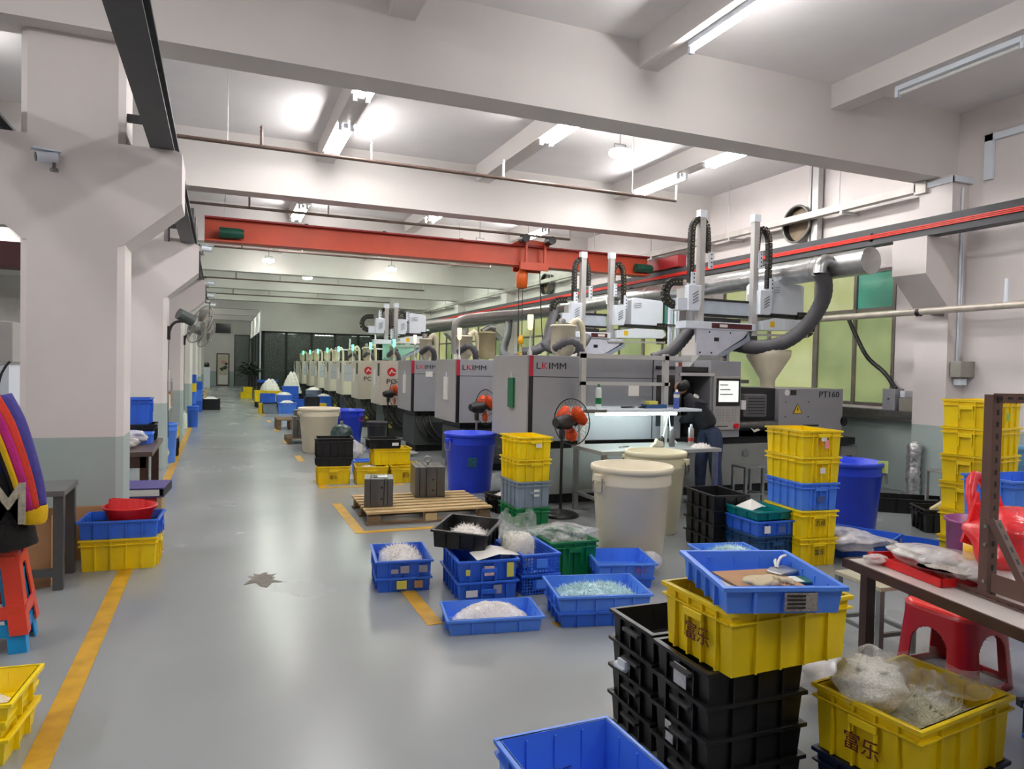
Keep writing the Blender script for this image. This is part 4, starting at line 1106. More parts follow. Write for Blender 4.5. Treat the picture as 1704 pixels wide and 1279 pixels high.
# ------------------------------------------------------------------ the worker leaning into the mould space
def skin_body(name, verts, edges, m, parent, sub=2, root=0):
    me = bpy.data.meshes.new(name)
    me.from_pydata([v[:3] for v in verts], edges, [])
    o = bpy.data.objects.new(name, me); C.objects.link(o)
    o.parent = parent
    me.materials.append(m)
    md = o.modifiers.new('skin', 'SKIN'); md.use_smooth_shade = True
    for i, v in enumerate(verts):
        sv = me.skin_vertices[0].data[i]
        sv.radius = (v[3], v[4] if len(v) > 4 else v[3]); sv.use_root = (i == root)
    sb = o.modifiers.new('sub', 'SUBSURF'); sb.levels = sub; sb.render_levels = sub
    return o
pn = thing('person', 'worker in dark jacket and blue jeans bending into the machine', 'person', (5.56, 7.10, 0))
# hips over the feet, trunk folded forward and to the left, head inside the mould space
skin_body('body', [(0.0,0.0,0.90,0.15,0.13),(-0.05,0.03,1.02,0.155,0.13),(-0.12,0.07,1.13,0.17,0.13),(-0.18,0.12,1.22,0.15,0.115),(-0.22,0.16,1.28,0.07,0.07),(-0.24,0.18,1.31,0.058,0.058),
                   (-0.20,-0.04,1.20,0.07),(-0.24,0.10,1.02,0.055),(-0.22,0.30,0.98,0.042),
                   (-0.06,0.24,1.20,0.07),(0.04,0.34,1.12,0.055),(0.10,0.46,1.20,0.042)],
          [(0,1),(1,2),(2,3),(3,4),(4,5),(3,6),(6,7),(7,8),(3,9),(9,10),(10,11)], JACKETD, pn)
skin_body('trousers', [(0.08,-0.09,0.07,0.066),(0.075,-0.09,0.14,0.062),(0.01,-0.095,0.47,0.08),(0.02,-0.085,0.70,0.095),(0.01,-0.07,0.88,0.115),(0.0,0.07,0.88,0.115),(-0.02,0.085,0.70,0.095),(-0.06,0.09,0.47,0.08),(-0.05,0.10,0.14,0.062),(-0.05,0.10,0.07,0.066)],
          [(0,1),(1,2),(2,3),(3,4),(4,5),(5,6),(6,7),(7,8),(8,9)], JEANS, pn)
for x, y in ((0.08,-0.09),(-0.05,0.10)):
    skin_body('shoe', [(x+0.05,y-0.03,0.045,0.042,0.04),(x-0.02,y+0.02,0.045,0.042,0.035),(x-0.10,y+0.07,0.035,0.04,0.03)], [(0,1),(1,2)], SHOE, pn, 2)
hd = skin_body('head', [(-0.25,0.19,1.33,0.055,0.06),(-0.28,0.22,1.38,0.075,0.08),(-0.30,0.25,1.42,0.072,0.078),(-0.31,0.27,1.45,0.05,0.055)], [(0,1),(1,2),(2,3)], SKIN, pn)
skin_body('hair', [(-0.255,0.155,1.365,0.07,0.075),(-0.285,0.175,1.42,0.098,0.10),(-0.305,0.22,1.46,0.082,0.09)], [(0,1),(1,2)], HAIR, pn)
skin_body('ear', [(-0.33,0.16,1.385,0.012,0.02),(-0.335,0.16,1.405,0.012,0.018)], [(0,1)], SKIN, hd, 1)
skin_body('nose', [(-0.325,0.295,1.38,0.012),(-0.335,0.31,1.37,0.014)], [(0,1)], SKIN, hd, 1)
MB().prism([(-0.22,1.29),(-0.17,1.26),(-0.15,1.30),(-0.20,1.33)], 'y', 0.03, 0.07).build('white_collar', PAPER, pn, bevel=0.004)
def hand(base, d, up, s):
    """palm with four fingers and a thumb, d = pointing direction"""
    b = Vector(base); d = Vector(d).normalized(); up = Vector(up).normalized(); w = d.cross(up).normalized()
    vs = [tuple(b)+(0.028,0.022), tuple(b+d*0.05)+(0.036,0.018), tuple(b+d*0.085)+(0.036,0.016)]
    es = [(0,1),(1,2)]
    for i, (off, L) in enumerate(((-0.027,0.068),(-0.009,0.078),(0.009,0.074),(0.027,0.058))):
        k_ = len(vs)
        p0 = b+d*0.09+w*off
        vs += [tuple(p0)+(0.009,), tuple(p0+d*L*0.5-up*0.008)+(0.0085,), tuple(p0+d*L*0.85-up*0.03)+(0.008,)]
        es += [(2,k_),(k_,k_+1),(k_+1,k_+2)]
    k_ = len(vs)
    p0 = b+d*0.03+w*s*0.035
    vs += [tuple(p0)+(0.012,), tuple(p0+d*0.035+w*s*0.022)+(0.010,), tuple(p0+d*0.06+w*s*0.022-up*0.01)+(0.009,)]
    es += [(1,k_),(k_,k_+1),(k_+1,k_+2)]
    return vs, es
for base, d_, s_ in (((-0.22,0.30,0.98),(0.1,1,-0.1),1),((0.10,0.46,1.20),(0.4,0.9,0.2),-1)):
    v_, e_ = hand(base, d_, (0,0,1), s_)
    skin_body('hand', v_, e_, SKIN, pn, 1)
# ------------------------------------------------------------------ crates
CACHE = {}
def crate_parts(L, W, H, kind, nl, nw):
    key = (L, W, H, kind, nl, nw)
    if key in CACHE: return CACHE[key]
    th = 0.006
    tp = 0.955
    b = MB()
    lo, wo = L-0.030, W-0.030          # outer wall at the top, inside the lip
    lb, wb_ = lo*tp, wo*tp
    def ring(l, w, z): return [(-l/2,-w/2,z),(l/2,-w/2,z),(l/2,w/2,z),(-l/2,w/2,z)]
    if kind == 'mesh':
        # open lattice walls: frame strips and grid bars
        b.box(-lb/2, lb/2, -wb_/2, wb_/2, 0, th)
        for s_ in (-1, 1):
            for i in range(int(L/0.022)):
                x = -lo/2 + 0.011 + i*0.022
                b.box(x-0.003, x+0.003, s_*wo/2-0.003, s_*wo/2+0.003, 0, H-0.01)
            for i in range(int(W/0.022)):
                y = -wo/2 + 0.011 + i*0.022
                b.box(s_*lo/2-0.003, s_*lo/2+0.003, y-0.003, y+0.003, 0, H-0.01)
            for j in range(int(H/0.022)):
                z = 0.011 + 0.022*j
                b.box(-lo/2, lo/2, s_*wo/2-0.003, s_*wo/2+0.003, z-0.003, z+0.003)
                b.box(s_*lo/2-0.003, s_*lo/2+0.003, -wo/2, wo/2, z-0.003, z+0.003)
            b.box(-0.06, 0.06, s_*wo/2-0.005, s_*wo/2+0.005, 0.03, H-0.04)
    else:
        o0, o1 = ring(lb, wb_, 0), ring(lo, wo, H)
        i0, i1 = ring(lb-2*th, wb_-2*th, th), ring(lo-2*th, wo-2*th, H)
        vs = o0+o1+i0+i1
        fs = [(0,3,2,1),(8,9,10,11)]
        for k in range(4):
            n = (k+1) % 4
            fs += [(k, n, 4+n, 4+k), (8+k, 12+k, 12+n, 8+n), (4+k, 4+n, 12+n, 12+k)]
        b.add(vs, fs)
        for i in range(nl):
            x = -L/2 + L*(i+1)/(nl+1)
            for s_ in (-1, 1): b.box(x*0.97-0.004, x*0.97+0.004, min(s_*(wb_/2-0.004), s_*(W/2-0.004)), max(s_*(wb_/2-0.004), s_*(W/2-0.004)), 0.006, H-0.02)
        for i in range(nw):
            y = -W/2 + W*(i+1)/(nw+1)
            for s_ in (-1, 1): b.box(min(s_*(lb/2-0.004), s_*(L/2-0.004)), max(s_*(lb/2-0.004), s_*(L/2-0.004)), y*0.97-0.004, y*0.97+0.004, 0.006, H-0.02)
    r = MB()
    def lip(z0, z1, e):
        for s_ in (-1, 1):
            r.box(-L/2-e, L/2+e, min(s_*(wo/2-th), s_*(W/2+e)), max(s_*(wo/2-th), s_*(W/2+e)), z0, z1)
            r.box(min(s_*(lo/2-th), s_*(L/2+e)), max(s_*(lo/2-th), s_*(L/2+e)), -wo/2+th, wo/2-th, z0, z1)
    lip(H-0.016, H, 0.0)
    if H > 0.17 and kind != 'mesh': lip(H-0.052, H-0.044, -0.002)
    h = MB().box(-0.055, 0.055, -0.012, 0.0, -0.018, 0.012)
    # end grip: lip with hollow below
    h.box(-0.055, -0.045, -0.010, 0.0, -min(0.1, H*0.55), -0.018).box(0.045, 0.055, -0.010, 0.0, -min(0.1, H*0.55), -0.018)
    CACHE[key] = (b.mesh('crate_body'), r.mesh('crate_rim', 0.002), h.mesh('crate_grip', 0.003))
    return CACHE[key]
def crate(lab, m, loc, rz=0.0, L=0.54, W=0.38, H=0.235, kind='solid', group=None, tilt=None, nl=4, nw=3, name='crate', grips=True):
    t = thing(name, lab, 'crate', loc, rz, group)
    if tilt: t.rotation_euler = (tilt[0], tilt[1], rz)
    me = crate_parts(L, W, H, kind, nl, nw)
    for mesh_, nm in ((me[0], 'body'), (me[1], 'rim')):
        md = mesh_ if not mesh_.materials or mesh_.materials[0] == m else None
        if md is None:
            key = (mesh_.name, m.name)
            if key not in CACHE:
                cp = mesh_.copy(); cp.materials.clear(); CACHE[key] = cp
            md = CACHE[key]
        inst(nm, md, m, t)
    if grips and H > 0.12:
        g_ = me[2] if not me[2].materials or me[2].materials[0] == m else None
        if g_ is None:
            key = (me[2].name, m.name)
            if key not in CACHE:
                cp = me[2].copy(); cp.materials.clear(); CACHE[key] = cp
            g_ = CACHE[key]
        zz = H-0.065
        if W > L:
            inst('grip', g_, m, t, (0, -W/2+0.004, zz), (0, 0, 0))
            inst('grip', g_, m, t, (0, W/2-0.004, zz), (0, 0, PI))
        else:
            inst('grip', g_, m, t, (-L/2+0.004, 0, zz), (0, 0, -PI/2))
            inst('grip', g_, m, t, (L/2-0.004, 0, zz), (0, 0, PI/2))
    return t
def note(t, side, u, z, w, h, m, name='paper_note', L=0.54, W=0.38, ang=0.0):
    """flat sticker on a crate wall: side 'f' front -y, 'l' left -x"""
    dx, dz = w/2, h/2
    if side == 'f': MB().box(u-dx, u+dx, -W/2-0.007, -W/2-0.004, z-dz, z+dz).build(name, m, t)
    elif side == 'r': MB().box(L/2+0.004, L/2+0.007, u-dx, u+dx, z-dz, z+dz).build(name, m, t)
    else: MB().box(-L/2-0.007, -L/2-0.004, u-dx, u+dx, z-dz, z+dz).build(name, m, t)
def hanzi(t, body, side, u, z, s, L=0.54, W=0.38, m=None, tilt=0.0):
    m = m or INKR
    if side == 'f': text('lettering', body, s, m, t, (u, -W/2-0.005, z), (PI/2, -tilt, 0), align='CENTER')
    else: text('lettering', body, s, m, t, (-L/2-0.005, u, z), FACE_AISLE, align='CENTER')

# --- left stack by the column
c_ = crate('yellow crate at the foot of the left column under a blue crate', YEL2, (-0.69, 6.27, 0), -0.05, 0.54, 0.40, 0.24)
crate('blue crate holding a red basin on the left yellow crate', BLU, (-0.69, 6.27, 0.24), -0.05, 0.56, 0.42, 0.14)
crate('black tray lying inside the left blue crate', BLK, (-0.69, 6.27, 0.25), -0.05, 0.46, 0.34, 0.065, grips=False)
bs = thing('red_basin', 'round red plastic basin resting in the blue crate', 'basin', (-0.64, 6.24, 0.315))
MB().lathe([(0.13,0),(0.18,0.13),(0.195,0.14),(0.195,0.148),(0.172,0.142),(0.122,0.008),(0.0,0.006)],32).build('bowl', RED, bs)
MB().torus((0,0,0.144),(0,0,1),0.19,0.007,32,6).build('rim', RED, bs)
rb = crate('small red tray tipped up inside the round basin', RED, (-0.66, 6.29, 0.50), 0.1, 0.27, 0.22, 0.12, tilt=(PI-0.25, 0.12), nl=5, nw=4, name='red_tray', grips=False)
# --- yellow trays in the left foreground
for i in range(3):
    crate(['lowest yellow tray of the nested trio at the left edge', 'middle yellow tray of the nested trio at the left edge', 'top yellow tray holding white powder at the left edge'][i],
          YEL, (-0.98-0.02*(2-i)+0.03*(i == 0), 3.48, 0.07*i), -0.08, 0.52, 0.40, 0.11, nl=3, nw=2, grips=False)
scraps('white_powder', 'fine white powder in the top yellow tray', 'powder', (-1.0, 3.48, 0.15), 0.21, 0.16, 0.055, 300, SHARD, 0.008, 0.003, -0.08, True)
# --- stool tower and jacket at the left edge
def plastic_stool(lab, loc, w, h, m, rz=0.0, group=None):
    t = thing('plastic_stool', lab, 'stool', loc, rz, group)
    tw = w*0.66
    MB().taper(tw, tw, tw*0.96, tw*0.96, h-0.035, h).build('seat', m, t, bevel=0.012)
    for sx in (-1, 1):
        for sy in (-1, 1):
            b = MB()
            x1, y1 = sx*tw/2, sy*tw/2; x0, y0 = sx*w/2, sy*w/2
            e = 0.085
            vs = []
            for (xx, yy, z_) in ((x0, y0, 0), (x1, y1, h-0.03)):
                vs += [(xx, yy, z_), (xx-sx*e, yy, z_), (xx-sx*e, yy-sy*0.008, z_), (xx-sx*0.008, yy-sy*0.008, z_), (xx-sx*0.008, yy-sy*e, z_), (xx, yy-sy*e, z_)]
            fs = [(0,1,2,3,4,5)[::-1], (6,7,8,9,10,11)] + [(i, (i+1) % 6, 6+(i+1) % 6, 6+i) for i in range(6)]
            b.add(vs, fs).build('leg', m, t)
    for zz, hh in ((h*0.83, h*0.13), (h*0.26, 0.07)):
        f = zz/h; ww = w + (tw-w)*f
        for s_ in (-1, 1):
            MB().box(-ww/2+0.02, ww/2-0.02, min(s_*ww/2, s_*(ww/2-0.01)), max(s_*ww/2, s_*(ww/2-0.01)), zz-hh/2, zz+hh/2).build('apron' if zz > h/2 else 'stretcher', m, t)
            MB().box(min(s_*ww/2, s_*(ww/2-0.01)), max(s_*ww/2, s_*(ww/2-0.01)), -ww/2+0.02, ww/2-0.02, zz-hh/2, zz+hh/2).build('apron' if zz > h/2 else 'stretcher', m, t)
    return t
plastic_stool('cyan plastic stool nested under the coral stool', (-1.13, 4.68, 0), 0.34, 0.47, CYA, 0.05)
plastic_stool('coral red plastic stool stacked on the cyan stool at the left edge', (-1.13, 4.68, 0.10), 0.35, 0.47, ORG, 0.05)
jk = thing('jacket', 'striped jacket with purple, pink and yellow sleeve draped over the coral stool', 'jacket', (-1.2, 4.62, 0))
def cloth_rings(rings, n=20):
    """rings: list of (cx,cy,cz,rx,ry,tilt)"""
    vs = []; fs = []
    for j, (cx, cy, cz, rx, ry) in enumerate(rings):
        for k in range(n):
            a = 2*PI*k/n
            wv = 1+0.04*math.sin(5*a+j*1.3)
            vs.append((cx+rx*wv*math.cos(a), cy+ry*wv*math.sin(a), cz))
    for j in range(len(rings)-1):
        for k in range(n):
            fs.append((j*n+k, j*n+(k+1) % n, (j+1)*n+(k+1) % n, (j+1)*n+k))
    fs.append(tuple(range(n-1,-1,-1))); fs.append(tuple(range((len(rings)-1)*n, len(rings)*n)))
    return vs, fs
FAB = dict(scale=20, bump=0.6, bscale=30)
CLK = mat('black_fleece', (16, 16, 18), 0.95, var=0.3, **FAB)
PUR = mat('indigo_fleece', (62, 56, 132), 0.9, **FAB)
PNK = mat('magenta_fleece', (186, 36, 124), 0.9, **FAB)
RDF = mat('red_fleece', (206, 58, 40), 0.9, **FAB)
YLF = mat('yellow_fleece', (222, 178, 16), 0.9, **FAB)
v_, f_ = cloth_rings([(0.02,0,0.57,0.25,0.20),(0.02,0,0.66,0.235,0.19),(0,0,0.80,0.21,0.17),(-0.01,0,0.98,0.195,0.15)])
MB().add(v_, f_, True).build('body', CLK, jk)
lay = [(0.98,1.05,0.195,PUR),(1.05,1.12,0.193,YLF),(1.12,1.20,0.19,PNK),(1.20,1.27,0.185,RDF)]
for z0, z1, r_, m_ in lay:
    v_, f_ = cloth_rings([(-0.02,0,z0,r_,0.14),(-0.03,0,z1,r_-0.006,0.135)])
    MB().add(v_, f_, True).build('chest_band', m_, jk)
v_, f_ = cloth_rings([(-0.02,0,1.27,0.185,0.145),(-0.03,0,1.34,0.17,0.135),(-0.05,0,1.40,0.14,0.115),(-0.08,0,1.44,0.09,0.08),(-0.10,0,1.45,0.03,0.03)])
MB().add(v_, f_, True).build('shoulder', PUR, jk)
# sleeve: four long coloured strips round one tube
path = [Vector((0.07,-0.03,1.38)),Vector((0.14,-0.05,1.25)),Vector((0.20,-0.07,1.08)),Vector((0.25,-0.08,0.90)),Vector((0.27,-0.08,0.78))]
pp_ = spline(path, 0.04)
def sleeve_strip(a0, a1, m_, nm):
    b = MB(); N = 5; vs = []; fs = []
    for i, p in enumerate(pp_):
        r_ = 0.088 - 0.026*i/len(pp_)
        for k in range(N+1):
            a = a0 + (a1-a0)*k/N
            vs.append((p.x + r_*math.cos(a), p.y + r_*math.sin(a), p.z + 0.3*r_*math.cos(a)))
    for i in range(len(pp_)-1):
        for k in range(N):
            q = i*(N+1)+k
            fs.append((q, q+1, q+N+2, q+N+1))
    o = b.add(vs, fs, True).build(nm, m_, jk)
    sd = o.modifiers.new('thick', 'SOLIDIFY'); sd.thickness = 0.012
for (a0, a1, m_) in ((-0.95, 2.6, PUR), (-1.40, -0.95, RDF), (-1.95, -1.40, PNK), (-2.3, -1.95, YLF), (-3.7, -2.3, CLK)):
    sleeve_strip(a0, a1, m_, 'sleeve_stripe')
MB().lathe([(0.052,0.70),(0.062,0.72),(0.066,0.77),(0.062,0.80)],18,(0.272,-0.08,0)).build('cuff', YLF, jk)
text('lettering', 'WM', 0.30, mat('cream_print', (164, 156, 144), 0.8, var=0.25, scale=30), jk, (-0.14, -0.205, 0.73), sx=0.75, bold=0.008)
# --- left steel table, cardboard and bits
lt = thing('steel_table', 'grey steel table beside the left column', 'table', (0, 0, 0))
MB().box(-1.95, -0.98, 5.66, 6.16, 0.65, 0.69).build('table_top', mat('table_grey', (110, 112, 112), 0.35, metal=0.4), lt, bevel=0.004)
for x in (-1.9, -1.02):
    for y in (5.70, 6.12):
        MB().box(x-0.03, x+0.03, y-0.03, y+0.03, 0, 0.65).build('leg', mat('leg_grey', (82, 84, 84), 0.4, metal=0.4), lt)
MB().bar((-1.9,5.70,0.12),(-1.02,5.70,0.12),0.05).bar((-1.9,6.12,0.12),(-1.02,6.12,0.12),0.05).build('stretcher', MATS['leg_grey'], lt)
cb = thing('cardboard_box', 'brown cardboard box under the left steel table', 'box', (-1.42, 5.93, 0.0))
MB().box(-0.34, 0.34, -0.15, 0.15, 0, 0.5).build('body', CARD, cb); MB().box(-0.02, 0.02, -0.152, 0.152, 0.0, 0.502).build('tape', mat('box_tape', (140, 104, 70), 0.4), cb)
cb = thing('cardboard_box', 'flat cardboard carton against the left column base', 'box', (-0.96, 6.48, 0.0))
MB().box(-0.03, 0.10, 0.30-0.27, 0.34-0.27, 0, 0.0).build('fold', CARD, cb); MB().box(-0.14, 0.14, 0.02, 0.06, 0, 0.42).build('body', CARD, cb)
rc = thing('red_storage_box', 'red box behind the left crates topped by a purple folder', 'box', (-0.66, 7.35, 0))
MB().box(-0.19, 0.14, -0.2, 0.2, 0, 0.36).build('body', mat('box_red', (150, 24, 26), 0.45), rc, bevel=0.01)
MB().box(0.14, 0.18, -0.2, 0.2, 0, 0.36).build('side_panel', mat('tan_board', (176, 150, 112), 0.6), rc)
pf = thing('document_folder', 'purple lever folder lying on the red box', 'folder', (-0.64, 7.38, 0.36), -0.08)
MB().box(-0.2, 0.2, -0.24, 0.24, 0.075, 0.085).box(-0.2, 0.2, -0.24, 0.24, 0.0, 0.01).build('cover', mat('folder_purple', (70, 62, 122), 0.5), pf)
MB().box(-0.19, 0.16, -0.23, 0.23, 0.012, 0.07).build('papers', PAPER, pf); MB().box(0.19, 0.20, -0.24, 0.24, 0.01, 0.075).build('spine', INK, pf)
dt = thing('dark_table', 'low dark brown table between the first two left columns', 'table', (0, 0, 0))
MB().box(-1.9, -0.64, 8.2, 9.7, 0.60, 0.65).build('table_top', mat('brown_top', (84, 70, 62), 0.35), dt, bevel=0.005)
MB().box(-1.85, -0.70, 8.24, 8.28, 0.48, 0.60).build('apron', BROWNT, dt)
for x in (-1.82, -0.72):
    for y in (8.28, 9.62): MB().box(x-0.04, x+0.04, y-0.04, y+0.04, 0, 0.60).build('leg', BROWNT, dt)
crate('blue crate standing on a black crate on the dark table', BLU, (-1.05, 9.45, 0.85), 0, 0.62, 0.4, 0.30)
crate('black crate on the dark brown table under a blue crate', BLK, (-1.02, 9.45, 0.65), 0, 0.66, 0.42, 0.20)
def lumpy(name, lab, cat, loc, rx, ry, rz_, m, seed=1, neck=False, amp=0.18, sub=4, rot=0.0, inner=None):
    random.seed(seed)
    t = thing(name, lab, cat, loc, rot)
    bm = bmesh.new(); bmesh.ops.create_icosphere(bm, subdivisions=sub, radius=1.0)
    ph = [(Vector((random.uniform(-1,1), random.uniform(-1,1), random.uniform(-1,1)))*random.uniform(3, 9), random.uniform(0, 6)) for _ in range(9)]
    for v in bm.verts:
        d_ = v.co.normalized()
        q = 1+sum(math.sin(d_.dot(w)+f) for w, f in ph)*amp/9*2.2
        z = d_.z
        p = Vector((d_.x*rx*q, d_.y*ry*q, (z*0.5+0.5)**0.85*2*rz_ if z > -0.9 else 0.0))
        if neck and z > 0.80: 
            k_ = (z-0.80)/0.20
            p.x *= (1-0.35*k_); p.y *= (1-0.35*k_); p.z += rz_*0.55*k_
            a = math.atan2(d_.y, d_.x); rr = 1+0.35*math.sin(6*a)
            p.x *= rr; p.y *= rr
        v.co = p
    me = bpy.data.meshes.new('film'); bm.to_mesh(me); bm.free()
    for p_ in me.polygons: p_.use_smooth = True
    inst('film', me, m, t)
    if inner:
        mi = me.copy(); mi.materials.clear(); mi.materials.append(inner[0])
        for v in mi.vertices:
            v.co.x *= 0.95; v.co.y *= 0.95; v.co.z = min(v.co.z*0.96, 2*rz_*inner[1]) + 0.004
        inst('contents', mi, None, t)
    return t
for i, (x, y, z, s_) in enumerate(((-0.95,8.6,0.655,0.16),(-0.9,8.95,0.655,0.14),(-1.15,9.1,0.655,0.17))):
    lumpy('plastic_bag', 'crumpled clear bag on the dark table, %s' % ['nearest', 'middle', 'furthest'][i], 'bag', (x, y, z), s_, s_*0.9, 0.06+0.02*i, BAGW, 20+i, False, 0.35, 3)
crate('small blue crate behind the bags on the dark table', BLU2, (-0.85, 9.12, 0.65), 0.0, 0.3, 0.25, 0.12, grips=False)
# --- things along the left columns further down
def bin_(lab, m, loc, r, h, rz=0.0, hm=None, taperk=0.82, name='bin', ribs=True, handles=True):
    t = thing(name, lab, 'bin', loc, rz)
    rb_ = r*taperk
    MB().lathe([(rb_*0.97,0),(rb_,0.015),(rb_+(r-rb_)*0.80,h*0.80),(rb_+(r-rb_)*0.82+0.008,h*0.81),(rb_+(r-rb_)*0.84+0.008,h*0.825),(r*0.975,h-0.045),(r*0.975,h-0.01),(r*0.95,h-0.01),(rb_*0.97,0.02),(0,0.02)],40).build('body', m, t)
    MB().lathe([(r*0.96,h-0.05),(r*1.03,h-0.045),(r*1.045,h-0.02),(r*1.03,h),(r*0.97,h),(r*0.955,h-0.02),(r*0.96,h-0.05)],40,cap=False).build('rim', m, t)
    if handles:
        hm = hm or WIREG
        for s_ in (-1, 1):
            MB().box(s_*r*1.02-0.03, s_*r*1.02+0.03, -0.05, 0.05, h-0.12, h-0.06).build('handle_lug', m, t, bevel=0.008)
            MB().tube([(s_*r*1.06,-0.055,h-0.09),(s_*r*1.09,-0.06,h-0.17),(s_*r*1.08,-0.05,h-0.205),(s_*r*1.08,0.05,h-0.205),(s_*r*1.09,0.06,h-0.17),(s_*r*1.06,0.055,h-0.09)],0.006,8,step=0.02).build('wire_handle', hm, t)
    return t
bin_('tall blue bin against the second left column', BLU2, (-0.78, 12.35, 0), 0.17, 0.62, handles=False)
tag(lumpy('rag', 'pale rag slung over the blue bin by the second column', 'rag', (-0.84, 12.1, 0.0), 0.10, 0.08, 0.16, mat('pale_rag', (206, 210, 206), 0.9), 31, False, 0.3, 3), 'pale rag beside the blue bin by the second column', 'rag')
crate('yellow crate behind the blue bin at the second column', YEL, (-0.80, 13.2, 0.30), 0, 0.32, 0.3, 0.2)
crate('black crate under a yellow crate at the second column', BLK, (-0.80, 13.2, 0.0), 0, 0.34, 0.32, 0.30)
rk = thing('storage_rack', 'cluttered grey rack between the second and third columns', 'rack', (-1.15, 14.6, 0))
for x in (-0.5, 0.28):
    for y in (-0.7, 0.7): MB().box(x-0.02, x+0.02, y-0.02, y+0.02, 0, 1.25).build('post', ALU, rk)
for z in (0.25, 0.7, 1.2): MB().box(-0.52, 0.30, -0.72, 0.72, z, z+0.03).build('shelf', ALU, rk)
for i in range(7):
    o = thing('parcel', 'cardboard parcel %s on the grey rack' % ['low left','low right','mid left','mid centre','mid right','top left','top right'][i], 'parcel', (-1.0-0.12*(i % 2), 14.1+0.42*(i % 3), 0.28 if i < 2 else 0.73 if i < 5 else 1.23))
    MB().box(-0.15,0.15,-0.13,0.13,0,0.2+0.04*(i%3)).build('carton', [CARD, PAPER, CARD, BROWNT, PAPER, CARD, PAPER][i], o)
    MB().box(-0.03,0.03,-0.131,0.131,0.0,0.201+0.04*(i%3)).build('tape', MATS['box_tape'], o)
bin_('narrow blue bin beside the third left column', BLU, (-0.60, 18.8, 0), 0.13, 0.52, handles=False)
can('clear bottle next to the narrow blue bin', (-0.80, 18.5, 0), 0.09, 0.42, MATS['pale_bottle'], WHT, 'bottle')
for i, (x, y, z, m_, n_) in enumerate(((-0.85,22.9,0,BLU,'blue'),(-0.85,22.9,0.35,BLU2,'light blue'),(-0.85,22.9,0.70,YEL,'yellow'),(-0.85,22.9,0.95,BLU,'topmost blue'),(-0.72,24.6,0,BLU,'further blue'),(-0.72,24.6,0.35,BLU2,'further light blue'),(-0.72,24.6,0.7,BLU,'further top blue'))):
    crate('%s crate in the stacks along the fourth left column' % n_, m_, (x, y, z), 0, 0.42, 0.5, 0.35 if z < 0.7 else 0.25, grips=False)
crate('black crate heaped with white scrap beyond the fourth column', BLK, (-0.28, 25.6, 0), 0, 0.60, 0.5, 0.36, grips=False)
scraps('plastic_scraps', 'white heap filling the black crate beyond the fourth column', 'scraps', (-0.28, 25.6, 0.30), 0.27, 0.22, 0.12, 250, SHARD, 0.03, 0.006)
crate('yellow crate touching the heaped black crate', YEL, (-0.72, 25.9, 0), 0, 0.30, 0.4, 0.26, grips=False)
# --- wall fans, cameras, side-hall equipment
def wall_fan(lab, base, hz):
    t = thing('wall_fan', lab, 'fan', base, 0, 'wall fans on the left columns')
    MB().box(-0.02, 0.02, -0.05, 0.05, -0.14, 0.06).build('wall_plate', MDARK, t)
    MB().tube([(0.0,0,-0.05),(0.03,0.0,0.06),(0.10,0.02,0.13),(0.22,0.05,0.14)],0.02,8,step=0.03).build('bracket_arm', MDARK, t)
    MB().tube([(0.0,0.03,-0.1),(-0.01,0.04,-0.8),(0.0,0.03,-1.6)],0.006,6).build('power_cord', MDARK, t)
    c0 = Vector((0.24,0.06,0.20)); ax = Vector((0.80,0.45,-0.38)).normalized()
    MB().cyl(c0-ax*0.14, c0+ax*0.10, 0.085, 0.09, n=18).build('motor_housing', mat('fan_motor_grey', (70, 78, 76), 0.45), t)
    cc = c0+ax*0.22
    cg = MB().torus(cc, ax, 0.31, 0.008, 36, 6)
    u = ax.cross(Vector((0,0,1))).normalized(); w = ax.cross(u)
    for i in range(44):
        a = 2*PI*i/44
        d_ = u*math.cos(a)+w*math.sin(a)
        cg.tube([cc-ax*0.09+d_*0.07, cc-ax*0.07+d_*0.2, cc+d_*0.31, cc+ax*0.07+d_*0.2, cc+ax*0.10+d_*0.05], 0.0025, 4)
    cg.build('wire_cage', WIREG, t)
    for i in range(3):
        a = 2*PI*i/3+0.4
        vs = []
        for rr, hf in ((0.05,0.5),(0.15,0.55),(0.27,0.42)):
            for s_ in (-1,1):
                d_ = u*math.cos(a+s_*hf)+w*math.sin(a+s_*hf)
                vs.append(cc+d_*rr+ax*0.02*s_)
        b = MB().add(vs, [(0,1,3,2),(2,3,5,4)], True).build('blade', mat('fan_blade_grey', (150, 148, 142), 0.4), t)
        sd = b.modifiers.new('thick','SOLIDIFY'); sd.thickness = 0.004
    return t
wall_fan('nearer black wall fan on the second left column', (-0.71, 11.72, 2.05), 0)
wall_fan('further black wall fan on the third left column', (-0.71, 16.78, 2.08), 0)
def cctv(lab, loc, rz):
    t = thing('security_camera', lab, 'camera', loc, rz, 'security cameras')
    MB().cyl((0.0,0,0.0),(0.14,0,-0.02),0.042,n=16).build('barrel', WHT, t)
    MB().cyl((0.14,0,-0.02),(0.145,0,-0.0205),0.036,n=16).build('lens', mat('lens_dark', (20, 14, 30), 0.1), t)
    MB().box(-0.02, 0.17, -0.045, 0.045, 0.036, 0.046).build('sun_shield', WHT, t)
    MB().lathe([(0.03,-0.11),(0.03,-0.09),(0.012,-0.08),(0.012,-0.03)],10,(0.02,0,0)).build('bracket', STEELD, t)
    return t
cctv('white security camera on the front of the first left column', (-1.19, 6.51, 3.16), PI+0.35)
cctv('white security camera beneath the crane girder end', (-0.28, 11.75, 3.31), 0.1)
cctv('white security camera at the third left column corbel', (-0.28, 16.8, 3.30), 0.1)
cctv('lower white security camera at the third left column', (-0.28, 17.0, 3.05), 0.1)
cctv('white security camera at the fourth left column corbel', (-0.28, 21.8, 3.2), 0.1)
